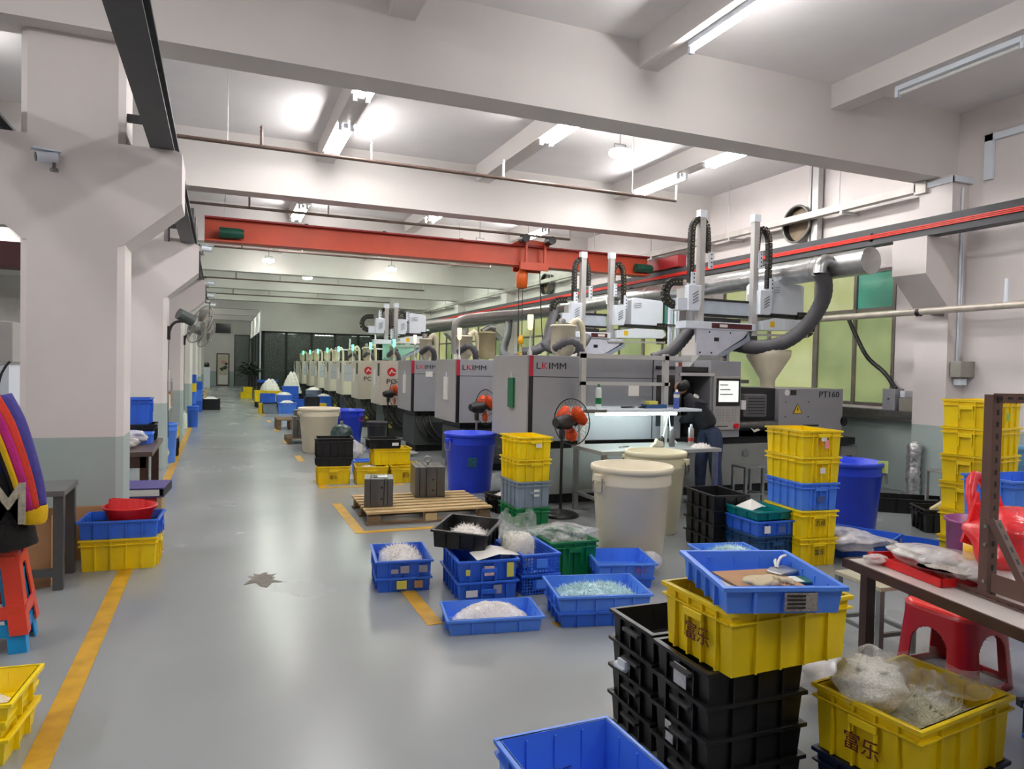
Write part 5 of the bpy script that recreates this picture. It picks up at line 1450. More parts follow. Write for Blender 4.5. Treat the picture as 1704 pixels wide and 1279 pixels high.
for k, y in enumerate((11.7, 16.7, 21.7)):
    tag(MB().bar((-0.30,y,2.85),(-0.30,y,3.25),0.02).bar((-0.29,y,2.86),(-0.20,y,2.86),0.02).build('camera_bracket', MDARK), 'dark bracket strap on the corbel of the %s left column' % ['second', 'third', 'fourth'][k], 'bracket')
sb = thing('side_cabinet', 'grey electrical cabinet on a white stand in the side hall', 'cabinet', (-2.2, 8.1, 0))
MB().box(-0.6, 0.42, -0.25, 0.25, 1.55, 1.93).build('cabinet', MGREYL, sb, bevel=0.008)
MB().box(-0.6, 0.38, -0.2, 0.2, 0, 1.53).build('stand', WHT, sb)
MB().tube([(0.40,-0.26,1.56),(0.34,-0.27,1.45),(0.30,-0.27,1.2),(0.34,-0.27,0.95)],0.012,6,step=0.05).build('cable', MDARK, sb)
sg = thing('side_crane', 'dark red crane girder across the side hall', 'crane', (0, 13.2, 3.0))
MB().box(-8.2, -1.75, -0.1, 0.1, 0.0, 0.38).build('web', DARKRED, sg); MB().box(-8.2, -1.75, -0.16, 0.16, -0.03, 0).build('flange', DARKRED, sg)
# --- pallet with two mould blocks
random.seed(11)
pt = thing('pallet', 'slatted wooden pallet carrying two steel mould blocks', 'pallet', (2.03, 7.50, 0), -0.02)
for i in range(7):
    y = -0.46 + 0.153*i
    MB().box(-0.66, 0.66, y-0.045, y+0.045, 0.112+0.002*(i % 2), 0.135).build('slat', WOOD, pt, bevel=0.003)
for x in (-0.58, 0.0, 0.58):
    MB().box(x-0.05, x+0.05, -0.48, 0.48, 0.09, 0.112).build('bearer', WOODD, pt)
    for y in (-0.44, 0, 0.44): MB().box(x-0.06, x+0.06, y-0.05, y+0.05, 0.018, 0.09).build('block', WOOD if y < -0.1 and x == 0 else WOODD, pt)
for y in (-0.44, 0, 0.44): MB().box(-0.66, 0.66, y-0.05, y+0.05, 0, 0.018).build('bottom_board', WOODD, pt)
MOULD = mat('mould_steel', (112, 110, 106), 0.36, metal=0.75, var=0.25, scale=7, stretch=(1, 1, 0.3))
def mould(lab, loc, w, d_, h, rz, cuts, eye=True):
    t = thing('mould_block', lab, 'mould', loc, rz)
    xs_ = [-w/2] + [(-w/2 + w*q) for q in cuts] + [w/2]
    for i in range(len(xs_)-1):
        g_ = 0.003
        s_ = 0.0 if i % 2 == 0 else 0.006
        MB().box(xs_[i]+g_, xs_[i+1]-g_, -d_/2+s_, d_/2-s_, 0, h-s_*0.5).build('plate', MOULD, t, bevel=0.003)
    MB().box(-w/2+0.02, w/2-0.02, -d_/2+0.02, d_/2-0.02, 0.01, h-0.02).build('core', MDARK, t)
    MB().cyl((w*0.1,-d_/2-0.004,0.08),(w*0.1,-d_/2+0.02,0.08),0.012,n=10).cyl((w*0.1,-d_/2-0.004,0.2),(w*0.1,-d_/2+0.02,0.2),0.012,n=10).build('water_port', MDARK, t)
    if eye:
        MB().cyl((0,0,h-0.01),(0,0,h+0.03),0.014,n=10).torus((0,0,h+0.06),(0.3,1,0),0.032,0.010,24,8).build('eye_bolt', STEEL, t)
    else:
        MB().box(-w*0.2, w*0.15, -d_*0.2, d_*0.25, h-0.012, h+0.004).build('top_recess', MDARK, t)
        MB().box(-w*0.05, w*0.3, -d_*0.3, d_*0.1, h, h+0.006).build('top_plate', STEEL, t)
    return t
mould('smaller steel mould block on the pallet corner', (1.56, 7.42, 0.137), 0.30, 0.34, 0.29, -0.2, (0.22, 0.68, 0.8), eye=False)
mould('larger steel mould block with eye bolt on the pallet', (2.20, 7.82, 0.137), 0.34, 0.42, 0.34, -0.12, (0.16, 0.38, 0.72))
# --- blue bin, black box, mixed stack
b6 = bin_('large blue bin behind the pallet', BINB, (3.02, 8.72, 0), 0.335, 0.75, 0.3)
MB().box(-0.055, 0.055, -0.008, 0.0, -0.06, 0.06).build('sticker', mat('green_print', (40, 96, 120), 0.5, var=0.5, scale=40), b6, loc=(-0.16, -0.272, 0.40)).rotation_euler = (0.09, 0, -0.4)
bk = crate('black crate with white scrap tucked behind the mixed stack', BLK, (3.0, 7.35, 0), 0.2, 0.44, 0.34, 0.20)
scraps('plastic_scraps', 'white scrap in the black crate behind the mixed stack', 'scraps', (3.0, 7.35, 0.14), 0.17, 0.12, 0.08, 160, SHARD, 0.03, 0.004, 0.2)
RS = math.atan2(-0.09, 0.33)
def at_corner(px, py, L, W, rz):          # centre of a crate from its near left corner
    return (px + L/2*math.cos(rz) - W/2*math.sin(rz), py + L/2*math.sin(rz) + W/2*math.cos(rz))
RS = 0.02
x_, y_ = at_corner(2.76, 6.50, 0.38, 0.50, RS)
g7 = 'mixed crate stack beside the blue bin'
def sq(lab, m, z, H, dx=0.0, W=0.50, L=0.38, rz=RS, **k): return crate(lab, m, (x_+dx, y_, z), rz, L, W, H, group=g7, nl=3, nw=4, grips=False, **k)
sq('green crate at the bottom of the mixed stack', GRN, 0, 0.19)
t7 = sq('grey crate on the green crate in the mixed stack', GRY, 0.19, 0.265); note(t7, 'f', 0.02, 0.15, 0.06, 0.07, PAPER, W=0.50)
sq('lower yellow crate of the mixed stack beside the blue bin', YEL2, 0.455, 0.225)
t7 = sq('top yellow crate with white tag in the mixed stack', YEL, 0.68, 0.225, 0.005); note(t7, 'f', 0.03, 0.145, 0.065, 0.05, PAPER, W=0.50)
for t_ in [o for o in C.objects if o.get('group') == g7]:
    MB().box(-0.055, 0.055, -0.262, -0.25, (0.16 if 'green' not in t_['label'] else 0.14), (0.19 if 'green' not in t_['label'] else 0.165)).build('front_grip', t_.children[0].data.materials[0], t_, bevel=0.003)
# --- yellow and black group mid-aisle
crate('yellow crate under the tall black tubs by the aisle', YEL2, (1.43, 9.78, 0), -0.1, 0.44, 0.42, 0.24)
t3 = crate('tall black tub, lower of the nested pair by the aisle', BLK, (1.43, 9.80, 0.24), -0.08, 0.48, 0.44, 0.12, grips=False)
t3 = crate('tall black tub, upper of the nested pair by the aisle', BLK, (1.44, 9.80, 0.30), -0.06, 0.50, 0.42, 0.31, grips=False)
tB = crate('yellow crate filled with scrap under the leaning yellow crate', YEL2, (1.92, 9.68, 0), -0.1, 0.44, 0.44, 0.235)
scraps('plastic_scraps', 'grey-white scrap filling the front yellow crate', 'scraps', (1.92, 9.68, 0.16), 0.18, 0.18, 0.06, 200, SHARD, 0.03, 0.004, -0.1)
crate('yellow crate behind the smaller mould block', YEL2, (2.38, 9.68, 0), -0.1, 0.42, 0.44, 0.235)
crate('yellow crate sitting across two yellow crates', YEL, (2.20, 9.78, 0.235), 0.03, 0.54, 0.36, 0.225)
tb = crate('shallow black tray on the upper yellow crate', BLK, (2.10, 9.75, 0.46), 0.0, 0.46, 0.36, 0.13, grips=False); note(tb, 'f', 0.13, 0.06, 0.09, 0.04, PAPER, L=0.46, W=0.36)
crate('small bright blue crate between the yellow crates', BLU2, (1.98, 10.55, 0), 0.0, 0.30, 0.3, 0.19, grips=False)
for i, t_ in enumerate([o for o in C.objects if o.get('label') in ('yellow crate under the tall black tubs by the aisle', 'yellow crate filled with scrap under the leaning yellow crate', 'yellow crate behind the smaller mould block')]):
    hanzi(t_, '富乐', 'f', 0, 0.08, 0.055, W=0.44)
    MB().box(-0.06, 0.06, -0.228, -0.215, 0.165, 0.19).build('front_grip', YEL2, t_, bevel=0.003)
bin_('tall cream bin standing in the aisle row', BEI, (1.68, 13.3, 0), 0.36, 0.80, 0.3, taperk=0.78)
bin_('blue bin next to the tall cream bin', BINB, (2.27, 14.05, 0), 0.36, 0.72, -0.8, hm=RED)
gt = thing('gas_tank', 'dark green round tank in front of the blue bin', 'tank', (1.98, 12.6, 0))
MB().lathe([(0.17,0),(0.19,0.03),(0.19,0.42),(0.15,0.50),(0.07,0.54),(0.04,0.55)],28).build('shell', mat('tank_dark_green', (34, 62, 58), 0.35), gt)
MB().lathe([(0.03,0.55),(0.03,0.6),(0.015,0.61)],10).build('valve', STEELD, gt)
lumpy('plastic_sheet', 'pale plastic sheet bunched behind the black tubs', 'sheet', (1.95, 11.9, 0.0), 0.30, 0.25, 0.19, BAGW, 41, False, 0.3, 3)
bin_('dark grey bin beside the blue aisle bin', mat('dark_grey_plastic', (58, 58, 60), 0.5), (2.95, 14.3, 0), 0.20, 0.46, handles=False, taperk=0.9)
crate('blue crate with papers on the floor by the dark grey bin', BLU, (2.75, 13.2, 0), 0.2, 0.4, 0.3, 0.13, grips=False)
lumpy('plastic_bag', 'clear bag of scrap on the blue crate by the dark grey bin', 'bag', (2.75, 13.2, 0.06), 0.16, 0.12, 0.07, BAGW, 43, False, 0.3, 3)
lumpy('plastic_bag', 'white bag lying between the second and third machines', 'bag', (3.0, 12.3, 0.0), 0.22, 0.16, 0.05, BAGW, 44, False, 0.3, 3)
pw = thing('pallet', 'distant weathered pallet with black mould blocks', 'pallet', (1.65, 15.0, 0))
for i in range(5): MB().box(-0.4, 0.4, -0.4+0.2*i-0.06, -0.4+0.2*i+0.06, 0.10, 0.12).build('slat', WOODD, pw)
for x in (-0.36, 0, 0.36): MB().box(x-0.04, x+0.04, -0.45, 0.45, 0, 0.10).build('bearer', WOODD, pw)
mould('dark mould block on the distant pallet, nearer', (1.50, 14.8, 0.12), 0.3, 0.3, 0.42, 0, (0.3, 0.6), eye=False)
mould('dark mould block on the distant pallet, further', (1.55, 15.2, 0.12), 0.28, 0.28, 0.52, 0, (0.4,), eye=False)
pw = thing('pallet', 'small wooden pallet lying furthest along the aisle line', 'pallet', (1.62, 18.2, 0))
for i in range(5): MB().box(-0.35, 0.35, -0.4+0.2*i-0.06, -0.4+0.2*i+0.06, 0.22, 0.25).build('slat', WOODD, pw)
for x in (-0.3, 0, 0.3): MB().box(x-0.05, x+0.05, -0.45, 0.45, 0, 0.22).build('bearer', WOODD, pw)
# --- far crates along the row
far = [('pale scrap crate with a yellow side, front left of the far cluster', GRY, 1.45, 23.6, 0, 0.42, 0.30), ('yellow crate at the front left end of the far cluster', YEL, 1.19, 23.7, 0, 0.12, 0.33),
       ('blue crate, front right of the far cluster', BLU2, 1.98, 23.6, 0, 0.58, 0.34), ('blue crate stacked front left in the far cluster', BLU, 1.40, 23.7, 0.34, 0.46, 0.28),
       ('light blue crate stacked behind in the far cluster', BLU2, 1.95, 24.3, 0.30, 0.5, 0.26), ('blue crate at the right of the far cluster', BLU, 2.42, 24.2, 0.0, 0.40, 0.42),
       ('tall blue crate stack top in the far cluster', BLU, 2.25, 25.6, 0.45, 0.55, 0.35), ('tall blue crate stack base in the far cluster', BLU, 2.25, 25.6, 0.0, 0.55, 0.45),
       ('yellow crate, left end of the second far row', YEL, 1.32, 27.0, 0.2, 0.36, 0.40), ('yellow crate, right end of the second far row', YEL, 1.95, 27.0, 0.2, 0.85, 0.38), ('black crate under the second far row', BLK, 1.55, 27.0, 0.0, 0.8, 0.2),
       ('yellow crate, lower of the furthest pair', YEL, 1.08, 33.6, 0, 0.5, 0.28), ('yellow crate, upper of the furthest pair', YEL, 1.14, 33.6, 0.28, 0.4, 0.22), ('blue crate lid propped at the far plant', BLU, 2.0, 34.0, 0.7, 0.9, 0.12), ('dark crate under the propped blue lid', BLK, 2.0, 34.0, 0, 0.9, 0.7),
       ('black crate by the cream bin in the far row', BLK, 2.45, 21.0, 0.22, 0.42, 0.42), ('yellow crate behind the far black crate', YEL, 2.80, 21.6, 0.0, 0.25, 0.42), ('grey crate below the far black crate', GRY, 2.42, 21.0, 0.0, 0.46, 0.22),
       ('blue scrap crate beside the far beige machines', BLU, 3.08-0.12, 22.4, 0.25, 0.45, 0.36), ('blue crate below the far scrap crate', BLU, 2.96, 22.4, 0.0, 0.48, 0.25)]
for lab, m_, x, y, z, l_, h_ in far:
    crate(lab, m_, (x, y, z), 0, l_, 0.42, h_, grips=False, nl=3, nw=2, group='crates far along the machine row')
for i, (x, y, z, rx, h_) in enumerate(((1.95,24.3,0.56,0.22,0.07),(1.75,28.2,0.45,0.4,0.5),(2.55,28.4,0.35,0.38,0.85),(1.98,23.6,0.28,0.26,0.12),(2.96,22.4,0.56,0.2,0.1))):
    scraps('plastic_scraps', 'white scrap heap in the far crates, %s' % ['on the light blue crate','left mound behind the yellow crates','tall mound before the glass partition','in the front blue crate','in the crate beside the beige machines'][i], 'scraps', (x, y, z), rx, rx*0.8, h_, 240, SHARD, 0.04, 0.01)
for x, y, z, l_, n_ in ((1.75, 28.2, 0, 0.85, 'left'), (2.55, 28.4, 0, 0.8, 'right')):
    crate('dark crate under the %s far scrap mound' % n_, BLK, (x, y, z), 0, l_, 0.7, 0.45, grips=False)
dm = bin_('grey drum topped with white foam in the far row', GRY, (2.92, 24.6, 0), 0.26, 0.72, handles=False, taperk=0.92)
scraps('plastic_scraps', 'white foam heap on the far grey drum', 'scraps', (2.92, 24.6, 0.68), 0.24, 0.24, 0.12, 150, SHARD, 0.04, 0.01)
# --- blue scrap crates in the middle foreground
def filled(c0, lab, m_, loc, rx, ry, h_, n_, rz, size=0.035, th=0.0025): return scraps('plastic_scraps', lab, 'scraps', loc, rx, ry, h_, n_, m_, size, th, rz)
RA = -0.12
x_, y_ = at_corner(1.02, 4.90, 0.40, 0.52, RA)
ta = crate('lower blue crate of the left scrap pair in the foreground', BLU, (x_, y_, 0), RA, 0.40, 0.52, 0.105, nl=3, nw=4, grips=False); note(ta, 'f', -0.02, 0.055, 0.07, 0.06, PAPERY, W=0.52); note(ta, 'f', 0.10, 0.055, 0.06, 0.05, CARD, W=0.52)
ta = crate('upper blue crate full of white sprues, left of the blue stack', BLU, (x_, y_, 0.105), RA, 0.41, 0.53, 0.12, nl=3, nw=4, grips=False)
note(ta, 'f', 0.0, 0.06, 0.06, 0.05, mat('grey_note', (150, 146, 156), 0.7), W=0.53); note(ta, 'f', 0.13, 0.06, 0.06, 0.05, MATS['grey_note'], W=0.53); note(ta, 'f', -0.07, 0.05, 0.05, 0.03, MATS['grey_note'], W=0.53)
filled(ta, 'white plastic sprues heaped in the left blue crate', SHARD, (x_, y_, 0.165), 0.16, 0.22, 0.095, 900, RA, 0.035)
RB = -0.09
x_, y_ = at_corner(1.50, 4.55, 0.44, 0.56, RB)
tb = crate('lower blue crate of the taped stack', BLU, (x_, y_, 0), RB, 0.44, 0.60, 0.135, nl=4, nw=5)
note(tb, 'f', -0.12, 0.06, 0.08, 0.045, PAPER, W=0.60); note(tb, 'f', 0.06, 0.08, 0.06, 0.06, MATS['grey_note'], W=0.60)
tb = crate('upper blue crate of the taped stack with paper labels', BLU, (x_, y_, 0.135), RB, 0.44, 0.60, 0.145, nl=4, nw=5)
note(tb, 'f', 0.0, 0.075, 0.07, 0.065, mat('pink_note', (206, 180, 178), 0.7, var=0.2, scale=40), W=0.60); note(tb, 'f', 0.15, 0.075, 0.05, 0.10, PAPERY, W=0.60); note(tb, 'f', -0.15, 0.07, 0.03, 0.04, PAPERY, W=0.60)
pf = thing('paper_sheet', 'creased white paper sheet on the taped blue stack', 'paper', (x_+0.04, y_-0.17, 0.282), 0.1)
MB().add([(-0.16,-0.10,0.0),(0.0,-0.11,0.03),(0.17,-0.10,0.005),(-0.14,0.08,0.01),(0.02,0.07,0.05),(0.16,0.09,0.015)], [(0,1,4,3),(1,2,5,4)]).build('sheet', PAPER, pf)
tcb = crate('shallow black crate of white sprues tipped on the taped stack', BLK, (1.70, 4.93, 0.315), -0.62, 0.42, 0.46, 0.13, tilt=(0.06, 0.04), nl=3, nw=3, grips=False); note(tcb, 'l', 0.10, 0.07, 0.10, 0.08, PAPER, L=0.42)
filled(tcb, 'white sprues in the tipped black crate', SHARD, (1.70, 4.93, 0.335), 0.15, 0.16, 0.085, 500, -0.62, 0.04)
x_, y_ = at_corner(1.97, 4.52, 0.25, 0.52, -0.03)
for i in range(2):
    tm = crate('%s blue lattice crate beside the taped stack' % ('lower' if i == 0 else 'upper'), BLU, (x_+0.02, y_, 0.145*i), -0.03, 0.30, 0.52, 0.145, kind='mesh', grips=False)
    MB().box(-0.04, 0.04, -0.272, -0.262, 0.05, 0.11).build('blue_plate', BLU2, tm)
bg = thing('pellet_bag', 'open clear bag of white pellets standing in the lattice crate', 'bag', (2.02, 4.74, 0.155), 0.2)
random.seed(51)
vs = []; fs = []; nb_ = 36
hs_ = [0.0, 0.02, 0.08, 0.14, 0.20, 0.25, 0.29, 0.33, 0.37]
for j_, z_ in enumerate(hs_):
    for k_ in range(nb_):
        a = 2*PI*k_/nb_
        bulge = (0.6 if j_ == 0 else 0.92 if j_ == 1 else 1.0) + 0.03*math.sin(3*a+j_) + (0.10*math.sin(5*a+1.0)+0.05*math.sin(11*a) if j_ > 4 else 0.02*math.sin(7*a+2*j_))
        zz = z_ + (0.035*math.sin(4*a+0.5)+0.02*math.sin(9*a) if j_ == len(hs_)-1 else 0)
        vs.append((0.125*bulge*math.cos(a), 0.14*bulge*math.sin(a), zz))
for j_ in range(len(hs_)-1):
    for k_ in range(nb_): fs.append((j_*nb_+k_, j_*nb_+(k_+1) % nb_, (j_+1)*nb_+(k_+1) % nb_, (j_+1)*nb_+k_))
MB().add(vs, fs, True).build('film', BAGC, bg)
vs = []; fs = []
for j_, (z_, r_) in enumerate(((0.004,0.55),(0.02,0.88),(0.10,0.95),(0.19,0.95),(0.225,0.8),(0.24,0.4),(0.245,0.02))):
    for k_ in range(nb_):
        a = 2*PI*k_/nb_
        vs.append((0.125*r_*math.cos(a), 0.14*r_*math.sin(a), z_+(0.008*random.uniform(-1,1) if j_ > 2 else 0)))
for j_ in range(6):
    for k_ in range(nb_): fs.append((j_*nb_+k_, j_*nb_+(k_+1) % nb_, (j_+1)*nb_+(k_+1) % nb_, (j_+1)*nb_+k_))
MB().add(vs, fs, True).build('contents', PELLET, bg)
tf = crate('green crate with clear bag behind the lattice crates', GRN, (2.50, 5.00, 0), -0.03, 0.40, 0.54, 0.30, nl=3, nw=4)
lumpy('plastic_bag', 'crumpled clear plastic bag spilling over the green crate', 'bag', (2.52, 4.98, 0.22), 0.21, 0.20, 0.085, BAG, 53, False, 0.5, 4)
RG = math.atan2(-0.12, 0.42)
x_, y_ = at_corner(2.55, 4.48, 0.44, 0.46, RG)
crate('lower blue tray under the empty tray, centre foreground', BLU, (x_, y_, 0), RG, 0.42, 0.44, 0.085, nl=3, nw=4, grips=False)
tg_ = crate('empty blue tray in the centre foreground', BLU2, (x_, y_, 0.085), RG, 0.45, 0.47, 0.105, nl=3, nw=4, grips=False); text('lettering', '富乐', 0.05, mat('faded_red_ink', (120, 60, 120), 0.6), tg_, (0.05, -0.24, 0.04))
RH = math.atan2(-0.10, 0.58)
x_, y_ = at_corner(1.26, 3.98, 0.59, 0.36, RH)
th_ = crate('flat blue tray piled with white flakes, nearest on the aisle', BLU2, (x_, y_, 0), RH, 0.60, 0.37, 0.095, nl=3, nw=2, grips=False)
filled(th_, 'mound of fine white flakes in the nearest flat blue tray', mat('white_flakes', (250, 246, 244), 0.5, var=0.03, scale=60), (x_, y_+0.0, 0.012), 0.25, 0.15, 0.115, 1800, RH, 0.012, 0.003)
RI = -0.22
x_, y_ = at_corner(1.94, 3.88, 0.60, 0.44, RI)
ti = crate('lower blue tray under the clear sprue tray', BLU, (x_, y_, 0), RI, 0.60, 0.44, 0.10, nl=4, nw=3, grips=False)
ti = crate('blue tray of clear sprues beside the near black stacks', BLU2, (x_, y_, 0.10), RI, 0.62, 0.46, 0.10, nl=4, nw=3, grips=False)
filled(ti, 'clear glassy sprues spread in the blue tray beside the black stacks', SHARDC, (x_, y_, 0.13), 0.27, 0.19, 0.055, 1300, RI, 0.04)
t_ = crate('lowest blue tray of the trio behind the near black stack', BLU, (3.42, 4.05, 0), -0.2, 0.46, 0.60, 0.10, nl=3, nw=4, grips=False)
t_ = crate('middle blue tray of the trio behind the near black stack', BLU, (3.42, 4.05, 0.10), -0.2, 0.46, 0.60, 0.105, nl=3, nw=4, grips=False)
t_ = crate('top blue tray of clear sprues behind the tilted tray', BLU2, (3.42, 4.05, 0.205), -0.2, 0.46, 0.60, 0.105, nl=3, nw=4, grips=False)
filled(t_, 'clear sprues heaped in the tray behind the tilted tray', SHARDC, (3.44, 4.07, 0.235), 0.18, 0.24, 0.10, 900, -0.2, 0.045)
lumpy('plastic_bag', 'small white bag on the floor behind the blue trays', 'bag', (3.15, 4.72, 0.0), 0.10, 0.09, 0.09, BAGW, 57, False, 0.3, 3)
# --- cream bins
BEI2 = mat('ivory_bin_plastic', (226, 220, 188), 0.45, var=0.05, scale=3)
bin_('large cream bin in front of the work bench', BEI, (3.24, 5.16, 0), 0.335, 0.80, 0.15, taperk=0.80)
bin_('cream bin behind the large cream bin at the bench', BEI2, (4.05, 6.02, 0), 0.30, 0.80, -0.9, taperk=0.80, hm=mat('rusty_wire', (84, 66, 56), 0.5))
# --- black crate stack, teal stack, tall yellow-blue stack
RX = -0.12
x_, y_ = at_corner(4.02, 5.05, 0.34, 0.50, RX)
for i in range(4):
    t_ = crate(['lowest', 'second lowest', 'second highest', 'top'][i] + ' black crate of the stack behind the cream bin', BLK, (x_, y_, 0.125*i), RX, 0.36, 0.52, 0.13 if i < 3 else 0.14, nl=2, nw=3, grips=False, group='black crate stack behind the cream bin')
    if i == 2: note(t_, 'f', 0.12, 0.05, 0.08, 0.10, PAPER, W=0.52)
x_, y_ = at_corner(4.12, 4.60, 0.40, 0.46, -0.04)
crate('dark blue crate at the bottom of the teal stack', BLUD, (x_, y_, 0), -0.04, 0.42, 0.46, 0.245, nl=3, nw=3)
t_ = crate('blue crate with white tag below the teal tray', BLU, (x_, y_, 0.245), -0.04, 0.42, 0.47, 0.125, nl=3, nw=3, grips=False); note(t_, 'f', -0.12, 0.06, 0.06, 0.06, PAPER, W=0.47); note(t_, 'f', 0.03, 0.055, 0.07, 0.05, mat('faded_stamp', (70, 92, 150), 0.6), W=0.47)
t_ = crate('teal tray with crumpled paper on the blue crates', TEAL, (x_-0.01, y_+0.02, 0.37), -0.02, 0.38, 0.44, 0.075, nl=2, nw=2, grips=False)
pf = thing('paper_scrap', 'crumpled pale paper lying in the teal tray', 'paper', (x_-0.05, y_+0.08, 0.40), 0.3)
MB().add([(-0.13,-0.1,0.03),(0.0,-0.12,0.055),(0.14,-0.08,0.03),(-0.12,0.1,0.02),(0.01,0.09,0.05),(0.13,0.12,0.03),(0.03,0.0,0.10)], [(0,1,6,3),(1,2,6),(2,5,6),(5,4,6),(4,3,6)]).build('sheet', PAPER, pf)
RY = math.atan2(-0.05, 0.36)
g13 = 'tall yellow and blue stack in front of the nearest machine'
x_, y_ = at_corner(4.46, 4.49, 0.36, 0.50, RY)
stk = [('bottom yellow crate of the tall stack before the machine', YEL, 0.0, 0.0), ('second yellow crate from the bottom of the tall stack', YEL, 0.232, 0.0), ('blue crate in the middle of the tall stack', BLU2, 0.464, 0.0),
       ('second yellow crate from the top of the tall stack', YEL, 0.69, 0.015), ('top yellow crate of the tall stack before the machine', YEL, 0.91, 0.02)]
for i, (lab, m_, z, e) in enumerate(stk):
    t_ = crate(lab, m_ if i != 0 else YEL2, (x_, y_, z), RY, 0.37+e, 0.52+e, 0.232 if i < 3 else 0.222, nl=3, nw=4, group=g13, grips=False)
    W_ = 0.52+e
    MB().box(-0.055, 0.055, -W_/2-0.006, -W_/2+0.01, 0.165, 0.195).box(-0.06, -0.053, -W_/2-0.002, -W_/2+0.012, 0.02, 0.165).box(0.053, 0.06, -W_/2-0.002, -W_/2+0.012, 0.02, 0.165).build('front_grip', t_.children[0].data.materials[0], t_, bevel=0.002)
    if i == 0: hanzi(t_, '富乐', 'f', 0, 0.10, 0.05, W=W_, m=INK)
    if i == 1: hanzi(t_, '万成', 'f', 0, 0.11, 0.05, W=W_, m=INK)
    if i == 2: note(t_, 'f', 0.0, 0.10, 0.07, 0.05, MATS['faded_stamp'], W=W_)
    if i == 3: note(t_, 'f', 0.0, 0.11, 0.05, 0.045, PAPER, W=W_)
    if i == 4: note(t_, 'f', 0.0, 0.15, 0.05, 0.03, PAPER, W=W_); note(t_, 'f', 0.03, 0.11, 0.045, 0.07, mat('pink_tag', (240, 150, 150), 0.6), W=W_); note(t_, 'f', -0.03, 0.12, 0.02, 0.04, mat('orange_tag', (230, 130, 40), 0.6), W=W_)
bn = bin_('large blue bin right of the tall yellow stack', BINB, (6.02, 5.45, 0), 0.335, 0.72, -0.75)
MB().box(0.26, 0.36, -0.12, -0.10, 0.62, 0.74).build('green_note', mat('pale_green_note', (200, 222, 130), 0.6), bn)
# --- right side: trays, tower, black trays, far right clutter
crate('dark blue tray under the tray of cloudy film, right side', BLU, (5.25, 4.62, 0), 0.45, 0.44, 0.62, 0.10, nl=3, nw=4, grips=False)
t_ = crate('blue tray holding cloudy plastic film, right side', BLU, (5.25, 4.62, 0.10), 0.45, 0.44, 0.62, 0.11, nl=3, nw=4, grips=False)
note(t_, 'f', -0.14, 0.055, 0.05, 0.06, MATS['grey_note'], W=0.62); note(t_, 'f', 0.14, 0.055, 0.07, 0.06, MATS['grey_note'], W=0.62)
lumpy('plastic_bag', 'cloudy plastic film hanging over the blue tray by the yellow stack', 'bag', (5.03, 4.55, 0.08), 0.17, 0.26, 0.10, BAGW, 61, False, 0.5, 4, rot=0.5)
crate('empty blue tray before the yellow tower', BLU, (5.62, 4.35, 0), 0.5, 0.44, 0.56, 0.16, nl=3, nw=4, grips=False)
crate('low yellow tray among the blue trays on the right', YEL2, (5.36, 4.02, 0), 0.5, 0.30, 0.40, 0.13, nl=2, nw=2, grips=False)
RT = math.atan2(0.11, 0.57)
x_, y_ = at_corner(5.87, 3.88, 0.56, 0.40, RT)
for i in range(6):
    t_ = crate('yellow crate, %s of the six-crate tower on the right' % ['lowest', 'second from the bottom', 'third from the bottom', 'third from the top', 'second from the top', 'topmost'][i],
               YEL if i > 3 else YEL2, (x_, y_, 0.235*i), RT, 0.57, 0.41, 0.235, nl=4, nw=2, group='yellow tower on the right')
    if i == 5: note(t_, 'f', -0.02, 0.10, 0.05, 0.06, mat('green_pattern_tag', (150, 200, 110), 0.6, var=0.5, scale=60), L=0.57, W=0.41)
crate('long black tray by the right pilaster', BLK, (7.55, 5.98, 0), -0.65, 0.85, 0.42, 0.17, nl=5, nw=3, grips=False)
crate('black crate in front of the long black tray', BLK, (6.98, 5.10, 0), -0.55, 0.5, 0.4, 0.24, nl=4, nw=3)
pk = thing('paper_sack', 'pale kraft sack with red stripes leaning out of the black crate', 'sack', (7.0, 5.02, 0.10), -0.5)
MB().prism([(-0.22,0.02),(0.2,0.02),(0.24,0.30),(0.08,0.33),(-0.20,0.14)], 'y', -0.03, 0.03).build('paper', mat('kraft_cream', (222, 206, 160), 0.7), pk, bevel=0.01)
MB().box(-0.02, 0.18, -0.036, -0.032, 0.20, 0.215).build('red_stripe', RED, pk)
fr = thing('foil_roll', 'crumpled silver foil roll standing against the pilaster', 'roll', (8.40, 6.55, 0))
MB().tube([(0,0,0.0),(0.01,0,0.15),(-0.01,0,0.3),(0.01,0.01,0.45),(0,0,0.6),(0.01,0,0.72)],0.085,14,step=0.05,ridge=0.10).build('foil', mat('silver_foil', (200, 200, 204), 0.3, metal=0.8, var=0.3, scale=20, bump=1.0, bscale=30), fr)
MB().cyl((0.0,0,0.72),(0.0,0,0.745),0.03,n=12).build('core', PAPER, fr)
sbx = thing('blue_tote', 'small blue tote with black strap on a grey post behind the tower', 'tote', (7.75, 5.35, 0))
MB().box(-0.10, 0.10, -0.10, 0.10, 0, 0.75).build('post', BASEG, sbx)
MB().taper(0.30, 0.26, 0.38, 0.32, 0.75, 0.93).build('tote', BLU, sbx, bevel=0.01)
MB().tube([(0.1,-0.17,0.95),(-0.1,-0.19,0.92),(-0.2,-0.19,0.84),(-0.24,-0.19,0.76)],0.008,6,step=0.04).build('strap', MDARK, sbx)
MB().cyl((-0.04,-0.11,0.62),(-0.04,-0.10,0.62),0.04,n=14).build('gauge', MDARK, sbx)
frame_stool('bent grey sheet-metal stool by the right pilaster', (7.95, 5.75, 0), 0.36, 0.3, 0.50, -0.3, BASEG)
wd2 = bin_('clear blue water drum behind the yellow tower', mat('water_bottle_blue', (96, 150, 190), 0.2), (7.1, 4.5, 0.0), 0.16, 0.95, handles=False, taperk=0.98)
